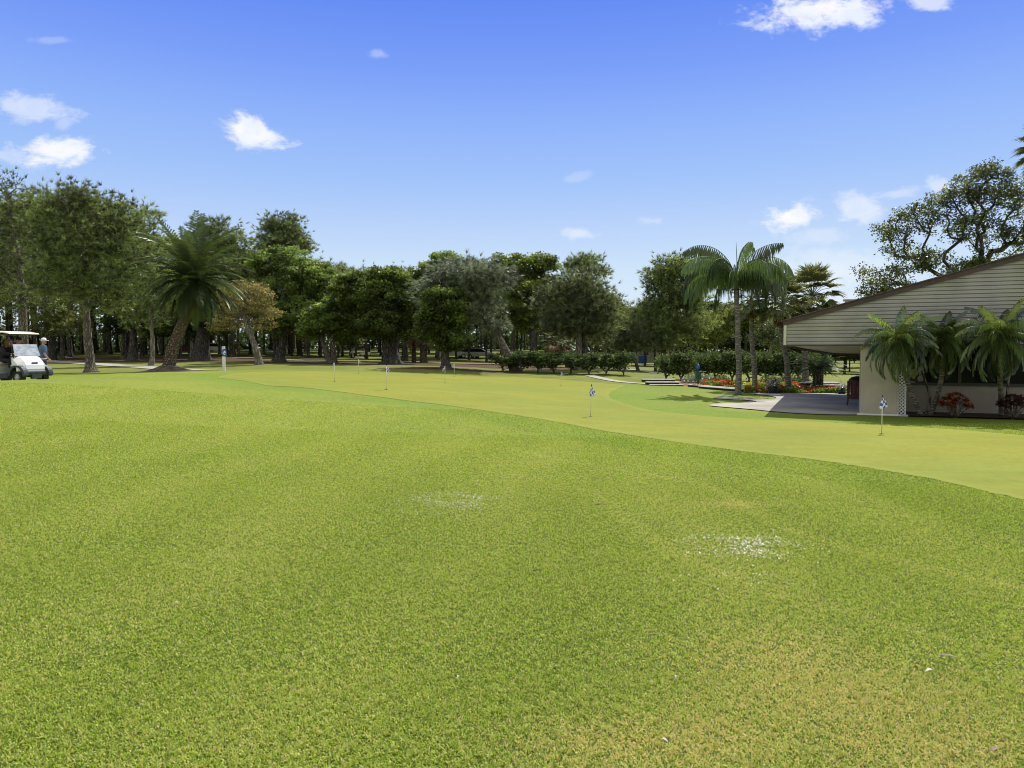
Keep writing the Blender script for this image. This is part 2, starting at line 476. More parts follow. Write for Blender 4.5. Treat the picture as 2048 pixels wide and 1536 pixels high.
# ------------------------------------------------------------------ ground material
def grass_ground(name, kind):
    m, nt, out = new_mat(name)
    b = nt.add('ShaderNodeBsdfPrincipled'); b.inputs['Roughness'].default_value = .85; b.inputs['Specular IOR Level'].default_value = .15
    pos = nt.geo()
    big = nt.noise(pos, .16, 4, .55, .6)
    mid = nt.noise(pos, .7, 5, .6)
    fine = nt.noise(nt.mapping(pos, (1.0, .55, 1)), 9, 6, .7)
    vfine = nt.noise(pos, 60, 4, .7)
    if kind == 'rough':
        c = nt.mix(nt.smooth(big, .35, .66), (.170, .235, .022), (.27, .295, .040))
        c = nt.mix(nt.smooth(mid, .35, .7, 0, .6), c, (.20, .285, .018))
        c = nt.mix(nt.smooth(fine, .42, .72, 0, .55), c, (.37, .37, .085))
        c = nt.mix(nt.smooth(fine, .5, .25, 0, .6), c, (.075, .13, .012))
        c = nt.mix(nt.smooth(vfine, .35, .7, 0, .45), c, (.10, .16, .015))
        c = nt.mix(nt.math('MULTIPLY', nt.attr('collar'), .42), c, nt.mix(mid, (.11, .20, .018), (.17, .26, .03)))
        c = nt.mix(nt.math('MULTIPLY', nt.attr('dry'), .6), c, (.36, .31, .11))
        c = nt.mix(nt.attr('thatch'), c, nt.mix(fine, (.05, .08, .010), (.13, .18, .022)))
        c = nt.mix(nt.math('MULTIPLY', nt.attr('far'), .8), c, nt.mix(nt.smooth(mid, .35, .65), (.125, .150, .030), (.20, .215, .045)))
        mk = nt.smooth(nt.math('ADD', nt.attr('mulch'), nt.math('MULTIPLY', nt.math('SUBTRACT', nt.noise(pos, .8, 5, .6), .5), .9)), .42, .58)
        c = nt.mix(mk, c, nt.mix(fine, (.045, .030, .020), (.14, .085, .055)))
        h = nt.math('ADD', nt.math('MULTIPLY', fine, .7), nt.math('MULTIPLY', vfine, .5))
        nt.link(nt.bump(h, .55, .06), b.inputs['Normal'])
    else:
        st = nt.noise(nt.mapping(pos, (.5, 1.5, 1), (0, 0, -.25)), .8, 5, .6, .4)
        c = nt.mix(nt.smooth(big, .38, .62), (.205, .238, .028), (.255, .258, .028))
        c = nt.mix(nt.smooth(st, .4, .7, 0, .5), c, (.275, .31, .052))
        c = nt.mix(nt.smooth(mid, .55, .3, 0, .4), c, (.215, .205, .022))
        c = nt.mix(nt.smooth(nt.noise(nt.mapping(pos, (1.6, .5, 1), (0, 0, .3)), 14, 6, .75), .42, .7, 0, .5), c, (.15, .195, .022))
        c = nt.mix(nt.smooth(nt.noise(nt.mapping(pos, (1, .6, 1)), 5, 6, .75), .48, .75, 0, .45), c, (.125, .155, .02))
        c = nt.mix(nt.smooth(nt.attr('edge'), .0, 1, 0, .35), c, (.27, .30, .06))
        nt.link(nt.bump(nt.noise(pos, 45, 4, .7), .2, .02), b.inputs['Normal'])
    nt.link(c, b.inputs['Base Color'])
    nt.link(b.outputs[0], out.inputs[0])
    return m
M_rough = grass_ground('rough_turf', 'rough')
M_green = grass_ground('green_turf', 'green')

ny, nx = GX.shape
V = np.column_stack([GX.ravel(), GY.ravel(), GZ.ravel()])
idx = np.arange(ny * nx).reshape(ny, nx)
quads = np.stack([idx[:-1, :-1], idx[:-1, 1:], idx[1:, 1:], idx[1:, :-1]], -1).reshape(-1, 4)
gme = np_mesh('ground', V, [quads], M_rough, smooth=True)
near = (V[:, 1] > 5) & (V[:, 1] < 60) & (abs(V[:, 0]) < 32)
coll = np.zeros(len(V)); dn = dist_poly(green_poly, V[near, 0], V[near, 1])
width = 1.5 + .35 * np.clip((V[near, 0]), -3, 6) * .4
coll[near] = np.clip(1 - (dn - width) / .5, 0, 1)
a = gme.attributes.new('collar', 'FLOAT', 'POINT'); a.data.foreach_set('value', coll.astype(np.float32))
mul = np.zeros(len(V))
def mulch_blob(px, D, rx, ry, s=1.0):
    x0 = (px - 1024) / F * D
    d = np.sqrt(((V[:, 0] - x0) / (rx * .9)) ** 2 + ((V[:, 1] - D) / (ry * .55)) ** 2)
    np.maximum(mul, s * np.clip(1.25 - .5 * d, 0, 1), out=mul)
for q in [(110, 84, 14, 6), (260, 80, 12, 5), (400, 74, 9, 4), (520, 70, 7, 3), (640, 66, 5, 3), (700, 68, 5, 2.5), (780, 63, 5, 3.2), (830, 68, 6, 4), (900, 53, 4, 1.6),
          (960, 66, 8, 5), (1040, 60, 9, 3), (880, 84, 12, 5), (1000, 88, 14, 5), (1150, 60, 6, 2.5)]:
    mulch_blob(*q)
a = gme.attributes.new('mulch', 'FLOAT', 'POINT'); a.data.foreach_set('value', mul.astype(np.float32))
def dryf(x, y):
    out = np.zeros(len(x))
    for (px, py, rx, ry) in [(1700, 1400, .75, .5), (1400, 1490, .6, .3), (1465, 1010, .45, .18), (1600, 1330, .6, .5), (1250, 1500, .5, .3), (1850, 1500, .7, .5)]:
        h_ = hit(px, py)
        out = np.maximum(out, np.exp(-(((x - h_.x) / rx) ** 2 + ((y - h_.y) / ry) ** 2)) * (1 if py > 1000 else .6))
    return out
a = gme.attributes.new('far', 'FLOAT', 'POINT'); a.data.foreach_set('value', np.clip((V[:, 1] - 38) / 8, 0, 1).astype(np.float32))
a = gme.attributes.new('thatch', 'FLOAT', 'POINT'); a.data.foreach_set('value', np.clip((13.5 - V[:, 1]) / 8, 0, .92).astype(np.float32))
a = gme.attributes.new('dry', 'FLOAT', 'POINT'); a.data.foreach_set('value', dryf(V[:, 0], V[:, 1]).astype(np.float32))
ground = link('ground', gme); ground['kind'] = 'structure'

go = sheet('putting_green', green_poly, .008, .45, M_green)
gv = np.empty(len(go.data.vertices) * 3, np.float32); go.data.vertices.foreach_get('co', gv); gv = gv.reshape(-1, 3)
a = go.data.attributes.new('edge', 'FLOAT', 'POINT')
a.data.foreach_set('value', np.clip(1 - dist_poly(green_poly, gv[:, 0], gv[:, 1]) / .35, 0, 1).astype(np.float32))

# paths
M_path = pbr('path_concrete', (.40, .38, .33), .85, .15, 1.5, .3, 30)
M_conc = pbr('patio_concrete', (.44, .41, .35), .85, .22, .5, .25, 25)
def strip(name, pts, width, mat, off=.02):
    c = catmull(pts, 14, False)
    vs = []; fs = []
    for i, p in enumerate(c):
        t = c[min(i + 1, len(c) - 1)] - c[max(i - 1, 0)]; t = t / np.linalg.norm(t)
        nrm = np.array([-t[1], t[0]])
        for k in np.linspace(-.5, .5, 5):
            q = p + nrm * width * k
            vs.append((q[0], q[1], H(*q) + off))
    for i in range(len(c) - 1):
        for k in range(4):
            fs.append((i * 5 + k, i * 5 + k + 1, i * 5 + k + 6, i * 5 + k + 5))
    o = link(name, np_mesh(name, vs, [np.array(fs)], mat, smooth=True)); o['kind'] = 'structure'
    return o
def g2(px, D):
    q = at(px, D); return (q.x, q.y)
strip('cart_path', [g2(-500, 24), g2(-200, 25.5), g2(0, 27), g2(90, 28.5), g2(150, 30.5)], 1.9, M_path)
strip('path', [g2(-350, 100), g2(-60, 88), g2(100, 76), g2(230, 63), g2(330, 54), g2(395, 50.5), g2(440, 51)], 1.9, M_path, .04)
strip('path', [g2(560, 74), g2(680, 70), g2(730, 73)], 1.6, M_path, .04)
strip('path', [g2(1180, 51), g2(1240, 45.5), g2(1300, 43), g2(1330, 42)], .7, M_path, .03)
strip('path', [g2(1250, 66), g2(1300, 58), g2(1318, 55)], 1.1, M_path, .03)

patio_px = [(1418, 812), (1440, 808), (1500, 806.5), (1512, 804), (1490, 801.5), (1455, 800), (1428, 797.5), (1440, 794.5), (1480, 796.5), (1520, 799.5), (1548, 799.5),
            (1551, 796), (1535, 792), (1505, 789), (1490, 787.5), (1560, 787), (1650, 787.5), (1760, 789), (1900, 789), (2060, 815), (1900, 827), (1722, 831), (1640, 830), (1580, 827), (1500, 820), (1440, 815)]
patio = [hit(*q) for q in patio_px]
patio_o = sheet('patio', catmull([(p.x, p.y) for p in patio], 4), .03, .5, M_conc)

# ------------------------------------------------------------------ foreground turf blades (uncountable)
M_blade = leaf_mat('turf_blades', (.350, .475, .046), (.53, .67, .055), .42, .035, .45, hue2=(1.18, .76, 3.0), hr=(1.12, 1.42))
def blades():
    segs = [(2.1, 4.0, 24000, 1.0), (4.0, 6.5, 13000, 1.15), (6.5, 10, 7500, 1.4), (10, 15, 3200, 1.8), (15, 21, 900, 2.2)]
    X = []; Y = []; S = []
    for d0, d1, dens, sc in segs:
        half = .70
        area = half * (d1 ** 2 - d0 ** 2) + 3.0 * (d1 - d0)
        k = int(area * dens)
        u = rng.random(k)
        # linear density in y proportional to the strip width
        y = np.sqrt(d0 ** 2 + u * (d1 ** 2 - d0 ** 2))
        x = (rng.random(k) * 2 - 1) * (half * y + 1.0)
        X.append(x); Y.append(y); S.append(np.full(k, sc))
    x = np.concatenate(X); y = np.concatenate(Y); s = np.concatenate(S)
    keep = np.ones(len(x), bool)
    m = y > 7
    keep[m] = ~inside(green_poly, x[m], y[m])
    x, y, s = x[keep], y[keep], s[keep]
    # clumpy structure
    # blades gather into small tufts with dark gaps between
    kt = len(x); cellsz = .019 * s ** .8
    rx_ = x * .83 + y * .56 + .02 * np.sin(y * 19); ry_ = -x * .56 + y * .83 + .02 * np.sin(x * 23)
    cx = np.floor(rx_ / cellsz); cyy = np.floor(ry_ / cellsz)
    hsh = np.sin(cx * 127.1 + cyy * 311.7) * 43758.5453; hsh = hsh - np.floor(hsh)
    hs2 = np.sin(cx * 269.5 + cyy * 183.3) * 28001.831; hs2 = hs2 - np.floor(hs2)
    tr_ = (cx + .1 + .8 * hsh) * cellsz - rx_; tq_ = (cyy + .1 + .8 * hs2) * cellsz - ry_
    tx_ = x + .83 * tr_ - .56 * tq_; ty_ = y + .56 * tr_ + .83 * tq_
    pull = rng.uniform(0, .55, kt); x = x + .012 * np.sin(y * 37 + 5 * np.sin(x * 13)); y = y + .012 * np.sin(x * 41 + 4 * np.sin(y * 17))
    x = x + (tx_ - x) * pull; y = y + (ty_ - y) * pull
    hs3 = np.sin(cx * 12.98 + cyy * 78.23) * 15731.7; hs3 = hs3 - np.floor(hs3)
    cell = hs3 * 2 - 1
    k = len(x)
    z = Hn(x, y) - .002
    az = rng.random(k) * 2 * np.pi
    lean = np.clip(rng.normal(1.0, .38, k), .1, 1.55)
    L = rng.uniform(.011, .023, k) * s ** .2 * (1 + .22 * cell)
    wd = rng.uniform(.0018, .0036, k) * s
    dx, dy = np.cos(az), np.sin(az)
    tip = np.column_stack([x + dx * np.sin(lean) * L, y + dy * np.sin(lean) * L, z + np.cos(lean) * L + .002])
    midp = np.column_stack([x + dx * np.sin(lean * .5) * L * .5, y + dy * np.sin(lean * .5) * L * .5, z + np.cos(lean * .5) * L * .55])
    sx, sy = -dy * wd, dx * wd
    side = np.column_stack([sx, sy, np.zeros(k)])
    b = np.column_stack([x, y, z])
    V = np.stack([b - side, b + side, midp + side, midp - side, tip], 1).reshape(-1, 3)
    i = np.arange(k) * 5
    q = np.stack([i, i + 1, i + 2, i + 3], 1); t = np.stack([i + 3, i + 2, i + 4], 1)
    # colour: patches of deep green, yellow green, straw
    pat = .5 + .25 * np.sin(x * .9 + 1.3 * np.sin(y * .7)) + .25 * np.sin(y * 1.1 + 1.7 * np.sin(x * .6 + 1))
    mow = np.sin((x * .97 - y * .16 + .25 * np.sin(y * .8)) * 3.1) + .6 * np.sin((x * .9 + y * .30) * 1.7 + 2)
    sh = .90 + .05 * pat + .045 * mow + rng.normal(0, .33, k) + .16 * cell
    dr = dryf(x, y)
    straw = (rng.random(k) < .04 + .05 * np.clip(mow, 0, 2) + .52 * dr)
    sh = np.where(straw, 1.35 + rng.random(k) * .3, np.minimum(sh, 1.28 + .1 * rng.random(k)))
    dgp = dist_poly(green_poly[::5], x, y)
    sh += .16 * (np.exp(-((dgp - 3.4) / .10) ** 2) + .6 * np.exp(-((dgp - 4.9) / .12) ** 2)) * (x > 0)
    col_dist = np.clip((dist_poly(green_poly[::3], x, y) < 1.6).astype(float), 0, 1) * (y > 7)
    sh = np.clip(sh - .12 * col_dist, .25, 2)
    return np_mesh('turf', V, [q, t], M_blade, np.concatenate([sh, sh]))
turf = link('turf', blades()); tag(turf, 'short mown green turf of single blades in the foreground', 'grass', None, 'stuff')

# ================================================================== VEGETATION
M_bark_pine = bark_mat('pine_bark', (.27, .235, .20), (.10, .08, .065), (9, 9, 2.2))
M_bark_dark = bark_mat('dark_bark', (.13, .115, .095), (.04, .035, .03), (8, 8, 1.5))
M_bark_pale = bark_mat('pale_bark', (.34, .32, .27), (.16, .14, .11), (8, 8, 1.2))
M_palm_bark = bark_mat('palm_bark', (.30, .27, .23), (.13, .115, .10), (3, 3, 16), .6)
M_date_bark = bark_mat('date_palm_bark', (.30, .23, .15), (.08, .06, .045), (7, 7, 7), 1.2)

M_pine = leaf_mat('pine_needles', (.125, .165, .058), (.26, .32, .075), .38, .05)
M_pine2 = leaf_mat('pine_needles_grey', (.135, .165, .080), (.24, .28, .09), .34, .07)
M_pineY = leaf_mat('pine_needles_light', (.16, .19, .055), (.30, .34, .07), .4, .05)
M_blue = leaf_mat('blue_needles', (.17, .205, .135), (.24, .27, .15), .3, .08)
M_oak = leaf_mat('oak_leaves', (.10, .14, .038), (.25, .33, .05), .42, .03)
M_oakB = leaf_mat('bright_leaves', (.125, .175, .048), (.27, .37, .065), .42, .03)
M_oakY = leaf_mat('yellow_green_leaves', (.12, .165, .036), (.27, .35, .05), .42, .03)
M_gold = leaf_mat('golden_brown_leaves', (.27, .235, .070), (.42, .36, .09), .35, .04)
M_dark = leaf_mat('dark_leaves', (.055, .080, .030), (.12, .17, .04), .35, .05)
M_live = leaf_mat('live_oak_leaves', (.10, .125, .042), (.22, .26, .055), .36, .06)
M_hedge = leaf_mat('hedge_leaves', (.075, .11, .042), (.15, .22, .045), .3, .02, .5)
M_palm = leaf_mat('palm_leaflets', (.060, .088, .036), (.125, .175, .04), .30, .045, .4)
M_palmY = leaf_mat('young_palm_leaflets', (.095, .14, .045), (.22, .29, .05), .38, .08, .3)
M_queen = leaf_mat('queen_palm_leaflets', (.085, .13, .055), (.17, .25, .05), .35, .05, .4)
M_fan = leaf_mat('fan_palm_leaflets', (.16, .18, .075), (.28, .30, .085), .32, .05, .45)
M_deadfrond = leaf_mat('dry_fronds', (.26, .18, .10), (.26, .18, .09), .25, .03)

def tubes_np(segs, n=5):
    """segs: list of (p0,p1,r0,r1) arrays -> verts, quads"""
    p0 = np.array([s[0] for s in segs], float); p1 = np.array([s[1] for s in segs], float)
    r0 = np.array([s[2] for s in segs]); r1 = np.array([s[3] for s in segs])
    t = p1 - p0; L = np.linalg.norm(t, axis=1, keepdims=True); t = t / np.maximum(L, 1e-6)
    ref = np.where(np.abs(t[:, 2:3]) > .9, np.array([[1., 0, 0]]), np.array([[0, 0, 1.]]))
    a = np.cross(t, ref); a /= np.maximum(np.linalg.norm(a, axis=1, keepdims=True), 1e-6); b = np.cross(t, a)
    an = np.arange(n) * 2 * np.pi / n
    ring = a[:, None] * np.cos(an)[None, :, None] + b[:, None] * np.sin(an)[None, :, None]
    V0 = p0[:, None] + ring * r0[:, None, None]; V1 = p1[:, None] + ring * r1[:, None, None]
    V = np.concatenate([V0, V1], 1).reshape(-1, 3)
    base = np.arange(len(segs))[:, None] * 2 * n
    k = np.arange(n)
    q = np.stack([base + k, base + (k + 1) % n, base + n + (k + 1) % n, base + n + k], -1).reshape(-1, 4)
    return V, q

def leaf_quads(C, size, rs, upb=.3, shade=None, aspect=.55, stretch=None):
    """rhombus leaves at points C"""
    k = len(C)
    nrm = rs.normal(size=(k, 3)); nrm[:, 2] = np.abs(nrm[:, 2]) + upb
    nrm /= np.linalg.norm(nrm, axis=1, keepdims=True)
    a = np.cross(nrm, rs.normal(size=(k, 3))); a /= np.linalg.norm(a, axis=1, keepdims=True)
    b = np.cross(nrm, a)
    s = (size * rs.uniform(.6, 1.35, k))[:, None]
    V = np.stack([C - a * s, C + b * s * aspect, C + a * s, C - b * s * aspect], 1).reshape(-1, 3)
    q = np.arange(k * 4).reshape(-1, 4)
    return V, q

def tuft_needles(C, D, length, width, per, rs, spread=.9, droop=0.0):
    """needle tufts: thin triangles radiating from C about direction D"""
    k = len(C)
    C = np.repeat(C, per, 0); D = np.repeat(D, per, 0)
    d = D + rs.normal(size=C.shape) * spread
    d[:, 2] -= droop
    d /= np.linalg.norm(d, axis=1, keepdims=True)
    s = np.cross(d, rs.normal(size=C.shape)); s /= np.linalg.norm(s, axis=1, keepdims=True)
    L = (length * rs.uniform(.6, 1.2, len(C)))[:, None]
    V = np.stack([C - s * width, C + s * width, C + d * L], 1).reshape(-1, 3)
    return V, np.arange(len(C) * 3).reshape(-1, 3)

def skeleton(trunk, targets, rs, seglen=.8, rtip=.018, wob=.12, rmax=None):
    """grow limbs from the trunk polyline to every target; returns segments"""
    nodes = [np.array(p, float) for p in trunk]; par = [-1] + list(range(len(trunk) - 1))
    plen = [0.0]
    for i in range(1, len(nodes)): plen.append(plen[-1] + np.linalg.norm(nodes[i] - nodes[i - 1]))
    nT = len(nodes); top = nodes[-1]
    order = np.argsort([np.linalg.norm(t - top) for t in targets])
    start = max(1, int(nT * .35))
    tips = []
    for ti in order:
        t = targets[ti]
        N = np.array(nodes[start:]); pl = np.array(plen[start:])
        d = t - N; dist = np.linalg.norm(d, axis=1)
        cost = dist + .25 * pl + 1.2 * np.maximum(0, -(d[:, 2] + .15 * dist))
        j = int(np.argmin(cost)) + start
        p = nodes[j]; D = np.linalg.norm(t - p); m = max(1, int(D / seglen))
        prev = j
        bend = rs.normal(size=3) * D * wob; bend[2] = abs(bend[2]) * .3 - D * .04
        for q in range(1, m + 1):
            f = q / m
            pt = p + (t - p) * f + bend * math.sin(math.pi * f) + (rs.normal(size=3) * seglen * .08 if q < m else 0)
            nodes.append(pt); par.append(prev); plen.append(plen[prev] + D / m); prev = len(nodes) - 1
        tips.append(prev)
    cnt = np.zeros(len(nodes))
    for tp in tips:
        i = tp
        while i >= 0:
            cnt[i] += 1; i = par[i]
    r = rtip * np.maximum(cnt, 1) ** .5
    if rmax: r = np.minimum(r, rmax)
    segs = [(nodes[par[i]], nodes[i], min(r[par[i]], r[i] * 1.35), r[i]) for i in range(nT, len(nodes))]
    return nodes, segs

def ell_targets(lobes, k, rs, shell=.55):
    """targets inside ellipsoids (c, r)"""
    vol = np.array([l[1][0] * l[1][1] * l[1][2] for l in lobes]) ** .8
    out = []
    for i, l in enumerate(lobes):
        m = max(3, int(k * vol[i] / vol.sum()))
        d = rs.normal(size=(m, 3)); d /= np.linalg.norm(d, axis=1, keepdims=True)
        rr = shell + (1 - shell) * rs.random(m) ** .6
        rr[rs.random(m) < .2] *= .6
        out.append(np.array(l[0]) + d * rr[:, None] * np.array(l[1]))
    return np.concatenate(out)

def tree_mesh(kind, trunk, tr0, tr1, lobes, k, leafmat, barkmat, rs, clump=.5, leaf=.13, per=90, flare=1.5, tuftL=.3, needles=9, wob=.12, flat=.6, rtip=.018, sub=4, shell=.55):
    """returns (trunk mesh, foliage mesh) in coordinates relative to trunk[0]"""
    trunk = np.array(trunk, float)
    T = catmull(trunk, 5, False)
    # ragged outline: small satellite boughs push out of the main masses
    sat = []
    for c_, r_ in lobes:
        for _i in range(3):
            d_ = rs.normal(size=3); d_[2] = abs(d_[2]) * .8; d_ /= np.linalg.norm(d_)
            f_ = rs.uniform(.22, .38)
            sat.append((np.array(c_) + d_ * np.array(r_) * rs.uniform(.80, 1.0), tuple(q_ * f_ for q_ in r_)))
    lobes = [(c_, tuple(q_ * .93 for q_ in r_)) for c_, r_ in lobes] + sat
    tg = ell_targets(lobes, k, rs, shell)
    nodes, segs = skeleton(T, tg, rs, wob=wob, rtip=rtip)
    segs = [s_ for s_ in segs]
    V, q = tubes_np(segs, 5)
    # trunk proper
    mb = MB(); m = len(T)
    rad = [tr0 + (tr1 - tr0) * (i / (m - 1)) for i in range(m)]
    rad = [r_ * (1 + (flare - 1) * math.exp(-i * 1.1)) for i, r_ in enumerate(rad)]
    n0 = 12; ph = rs.random() * 6
    vs = []; fs = []
    T2 = T.copy(); T2[0][2] -= .15
    for i in range(m):
        t = Vector(T2[min(i + 1, m - 1)] - T2[max(i - 1, 0)]).normalized()
        a_ = t.cross(Vector((0, 1, 0))).normalized(); b_ = t.cross(a_).normalized()
        for j in range(n0):
            an = 2 * math.pi * j / n0
            rr = rad[i] * (1 + .09 * math.sin(3 * an + ph + i * .2) + (.25 * max(0, math.sin(5 * an + ph)) if i == 0 else 0) + rs.normal() * .03)
            vs.append(Vector(T2[i]) + (a_ * math.cos(an) + b_ * math.sin(an)) * rr)
    for i in range(m - 1):
        for j in range(n0): fs.append((i * n0 + j, i * n0 + (j + 1) % n0, (i + 1) * n0 + (j + 1) % n0, (i + 1) * n0 + j))
    V2 = np.array([tuple(v) for v in vs]); off = len(V)
    tm = np_mesh('trunk', np.concatenate([V, V2]), [q, np.array(fs) + off], barkmat, smooth=True)
    # foliage
    if kind == 'pine':
        Cs = []; Ds = []; sh = []
        for c in tg:
            kk = sub
            o_ = rs.normal(size=(kk, 3)) * np.array([clump, clump, clump * flat]) * .8
            Cs.append(c + o_); dd = o_ / max(clump, .1) * .9; dd[:, 2] += .55; Ds.append(dd)
            sh.append(np.full(kk, rs.choice([.42, .8, 1.15, 1.6]) * rs.uniform(.85, 1.15)))
        Cs = np.concatenate(Cs); Ds = np.concatenate(Ds); sh = np.concatenate(sh) * rs.uniform(.8, 1.2, len(Cs))
        FV, FT = tuft_needles(Cs, Ds, tuftL, tuftL * .055, needles, rs, .75)
        fm = np_mesh('foliage', FV, [FT], leafmat, np.repeat(sh, needles) * rs.uniform(.8, 1.25, len(FT)))
    elif kind == 'droop':
        Cs = []; Ds = []; sh = []
        for c in tg:
            kk = sub
            o_ = rs.normal(size=(kk, 3)) * np.array([clump, clump, clump * flat]) * .8
            Cs.append(c + o_); dd = o_ / max(clump, .1) * 1.1; dd[:, 2] += .15; Ds.append(dd)
            sh.append(np.full(kk, rs.choice([.42, .8, 1.2, 1.7]) * rs.uniform(.85, 1.15)))
        Cs = np.concatenate(Cs); Ds = np.concatenate(Ds); sh = np.concatenate(sh)
        FV, FT = tuft_needles(Cs, Ds, tuftL, tuftL * .045, needles, rs, .55, .35)
        fm = np_mesh('foliage', FV, [FT], leafmat, np.repeat(sh, needles) * rs.uniform(.75, 1.3, len(FT)))
    else:
        Cs = []; sh = []
        for c in tg:
            kk = int(per * rs.uniform(.6, 1.4)); cr = clump * rs.uniform(.7, 1.3)
            o_ = rs.normal(size=(kk, 3)); o_ /= np.linalg.norm(o_, axis=1, keepdims=True)
            o_ *= (rs.random(kk) ** .45)[:, None] * np.array([cr, cr, cr * flat])
            Cs.append(c + o_); sh.append(np.full(kk, rs.choice([.45, .8, 1.15, 1.55]) * rs.uniform(.85, 1.15)) * (1 + .35 * o_[:, 2] / cr))  # light from above painted in: leaves get paler towards each clump's top
        Cs = np.concatenate(Cs); sh = np.concatenate(sh) * rs.uniform(.75, 1.25, len(Cs))
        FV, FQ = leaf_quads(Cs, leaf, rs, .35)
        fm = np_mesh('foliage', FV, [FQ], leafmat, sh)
    return tm, fm

def put_tree(name, label, loc, tm, fm, cat='tree', group=None, rz=0):
    t = thing(name, label, cat, loc, rz, group)
    link('trunk', tm, t); link('foliage', fm, t)
    return t

def px_tree(name, label, D, trunk_px, lobes_px, kind, tr0, k, leafmat, barkmat, seed, cat='tree', group=None, depth=.8, **kw):
    """trunk_px: list of (px,py) from base up; lobes: (cx,cy,rx,ry) in photo pixels at distance D"""
    base = at(trunk_px[0][0], D)
    s = D / F
    b = np.array(base)
    tr = [np.zeros(3)]
    rs = np.random.default_rng(seed)
    for px, py in trunk_px[1:]:
        q = P(px, py, D); tr.append(np.array(q) - b + np.array([0, rs.normal() * .15, 0]))
    lobes = []
    for l in lobes_px:
        cx, cy, rx, ry = l[:4]; dy = l[4] if len(l) > 4 else rs.uniform(-.25, .25) * rx * s
        q = np.array(P(cx, cy, D)) - b; q[1] += dy
        lobes.append((q, (rx * s, rx * s * depth, ry * s)))
    if barkmat in (M_bark_dark,) and tr0 < .7: tr0 *= .78
    tm, fm = tree_mesh(kind, tr, tr0, tr0 * .45, lobes, k, leafmat, barkmat, rs, **kw)
    return put_tree(name, label, base, tm, fm, cat, group)

# ---- the trees one can tell apart, left to right
px_tree('pine_tree', 'tall pine at the left edge of the photo, rising behind the golf cart', 56,
        [(52, 738), (47, 660), (40, 580), (30, 500), (20, 430), (14, 385)],
        [(25, 395, 62, 36), (-30, 440, 80, 50), (60, 460, 45, 45), (10, 520, 80, 50), (90, 420, 30, 28), (-20, 590, 80, 40), (75, 600, 40, 30)], 'pine', .33, 250, M_pine, M_bark_pine, 11,
        clump=.7, tuftL=.42, needles=12, sub=7, flat=.6)
px_tree('pine_tree', 'broad-crowned pine with a bare grey trunk standing on the grass right of the golf cart', 46,
        [(182, 744), (177, 690), (171, 640), (168, 590), (170, 540), (176, 480), (182, 420)],
        [(180, 412, 78, 42), (115, 450, 55, 48), (240, 455, 44, 46), (95, 520, 55, 45), (170, 500, 80, 55), (255, 520, 48, 42), (130, 570, 70, 30), (225, 575, 58, 28), (150, 400, 40, 28), (215, 610, 26, 18)], 'pine', .27, 470, M_pine, M_bark_pine, 12,
        clump=.55, tuftL=.36, needles=13, sub=8, flat=.6, flare=2.0)
px_tree('pine_tree', 'thick dark pine trunk behind the standing man, foliage high above', 80,
        [(103, 716), (101, 680), (98, 630), (96, 570), (90, 500), (88, 440)],
        [(80, 560, 70, 50), (40, 610, 60, 40), (120, 600, 50, 50), (90, 480, 60, 60), (60, 420, 40, 35)], 'pine', .55, 260, M_pineY, M_bark_dark, 13, clump=.9, tuftL=.55, needles=12, sub=7)
px_tree('pine_tree', 'short slim dark-trunked tree between the near pine and the dark forked oak', 78,
        [(125, 713), (124, 680), (122, 640), (118, 600)],
        [(120, 620, 45, 40), (150, 655, 35, 28), (90, 650, 30, 22)], 'pine', .32, 120, M_pineY, M_bark_dark, 14, clump=.7, tuftL=.5, needles=12, sub=7)
px_tree('oak_tree', 'dark tree with a slim straight trunk left of the forked black trunk', 78,
        [(250, 718), (249, 690), (250, 660), (252, 620)],
        [(235, 610, 55, 40), (275, 570, 50, 50), (215, 655, 35, 22)], 'leaf', .38, 150, M_dark, M_bark_dark, 15, clump=.7, leaf=.13, per=110)
px_tree('oak_tree', 'black forked oak between the near pine and the leaning date palm', 76,
        [(268, 717), (268, 695), (266, 670), (262, 630)],
        [(285, 625, 50, 45), (245, 600, 50, 40), (310, 650, 45, 30), (270, 545, 60, 50)], 'leaf', .65, 200, M_oak, M_bark_dark, 16, clump=.7, leaf=.13, per=110, rtip=.03)
px_tree('pine_tree', 'slender pale-trunked tree just left of the leaning date palm', 62,
        [(304, 727), (304, 700), (303, 660), (300, 610), (298, 560)],
        [(300, 560, 45, 50), (280, 500, 40, 50), (325, 620, 35, 35), (272, 620, 30, 40), (290, 440, 26, 24)], 'pine', .2, 170, M_pine, M_bark_pale, 17, clump=.66, tuftL=.45, needles=12, sub=7)
px_tree('oak_tree', 'dark trunk right behind the leaning date palm', 76,
        [(338, 717), (344, 690), (350, 660), (356, 610)],
        [(350, 600, 60, 50), (320, 660, 35, 22), (395, 655, 35, 30)], 'leaf', .4, 150, M_dark, M_bark_dark, 18, clump=.7, leaf=.135, per=110)
px_tree('oak_tree', 'broad black double trunk to the right of the leaning date palm', 74,
        [(402, 721), (402, 700), (404, 670), (405, 630)],
        [(400, 600, 60, 50), (440, 640, 45, 30), (375, 650, 35, 24)], 'leaf', .95, 170, M_dark, M_bark_dark, 19, clump=.7, leaf=.135, per=120, rtip=.03)
px_tree('pine_tree', 'tall dark pine rising behind the date palm crown on its right', 88,
        [(466, 721), (465, 690), (462, 640), (455, 560), (450, 490)],
        [(448, 470, 36, 28), (478, 500, 40, 34), (430, 520, 45, 40), (495, 550, 38, 40), (460, 580, 50, 40), (414, 470, 24, 22)], 'pine', .5, 300, M_pine, M_bark_dark, 20, clump=.9, tuftL=.6, needles=12, sub=8)
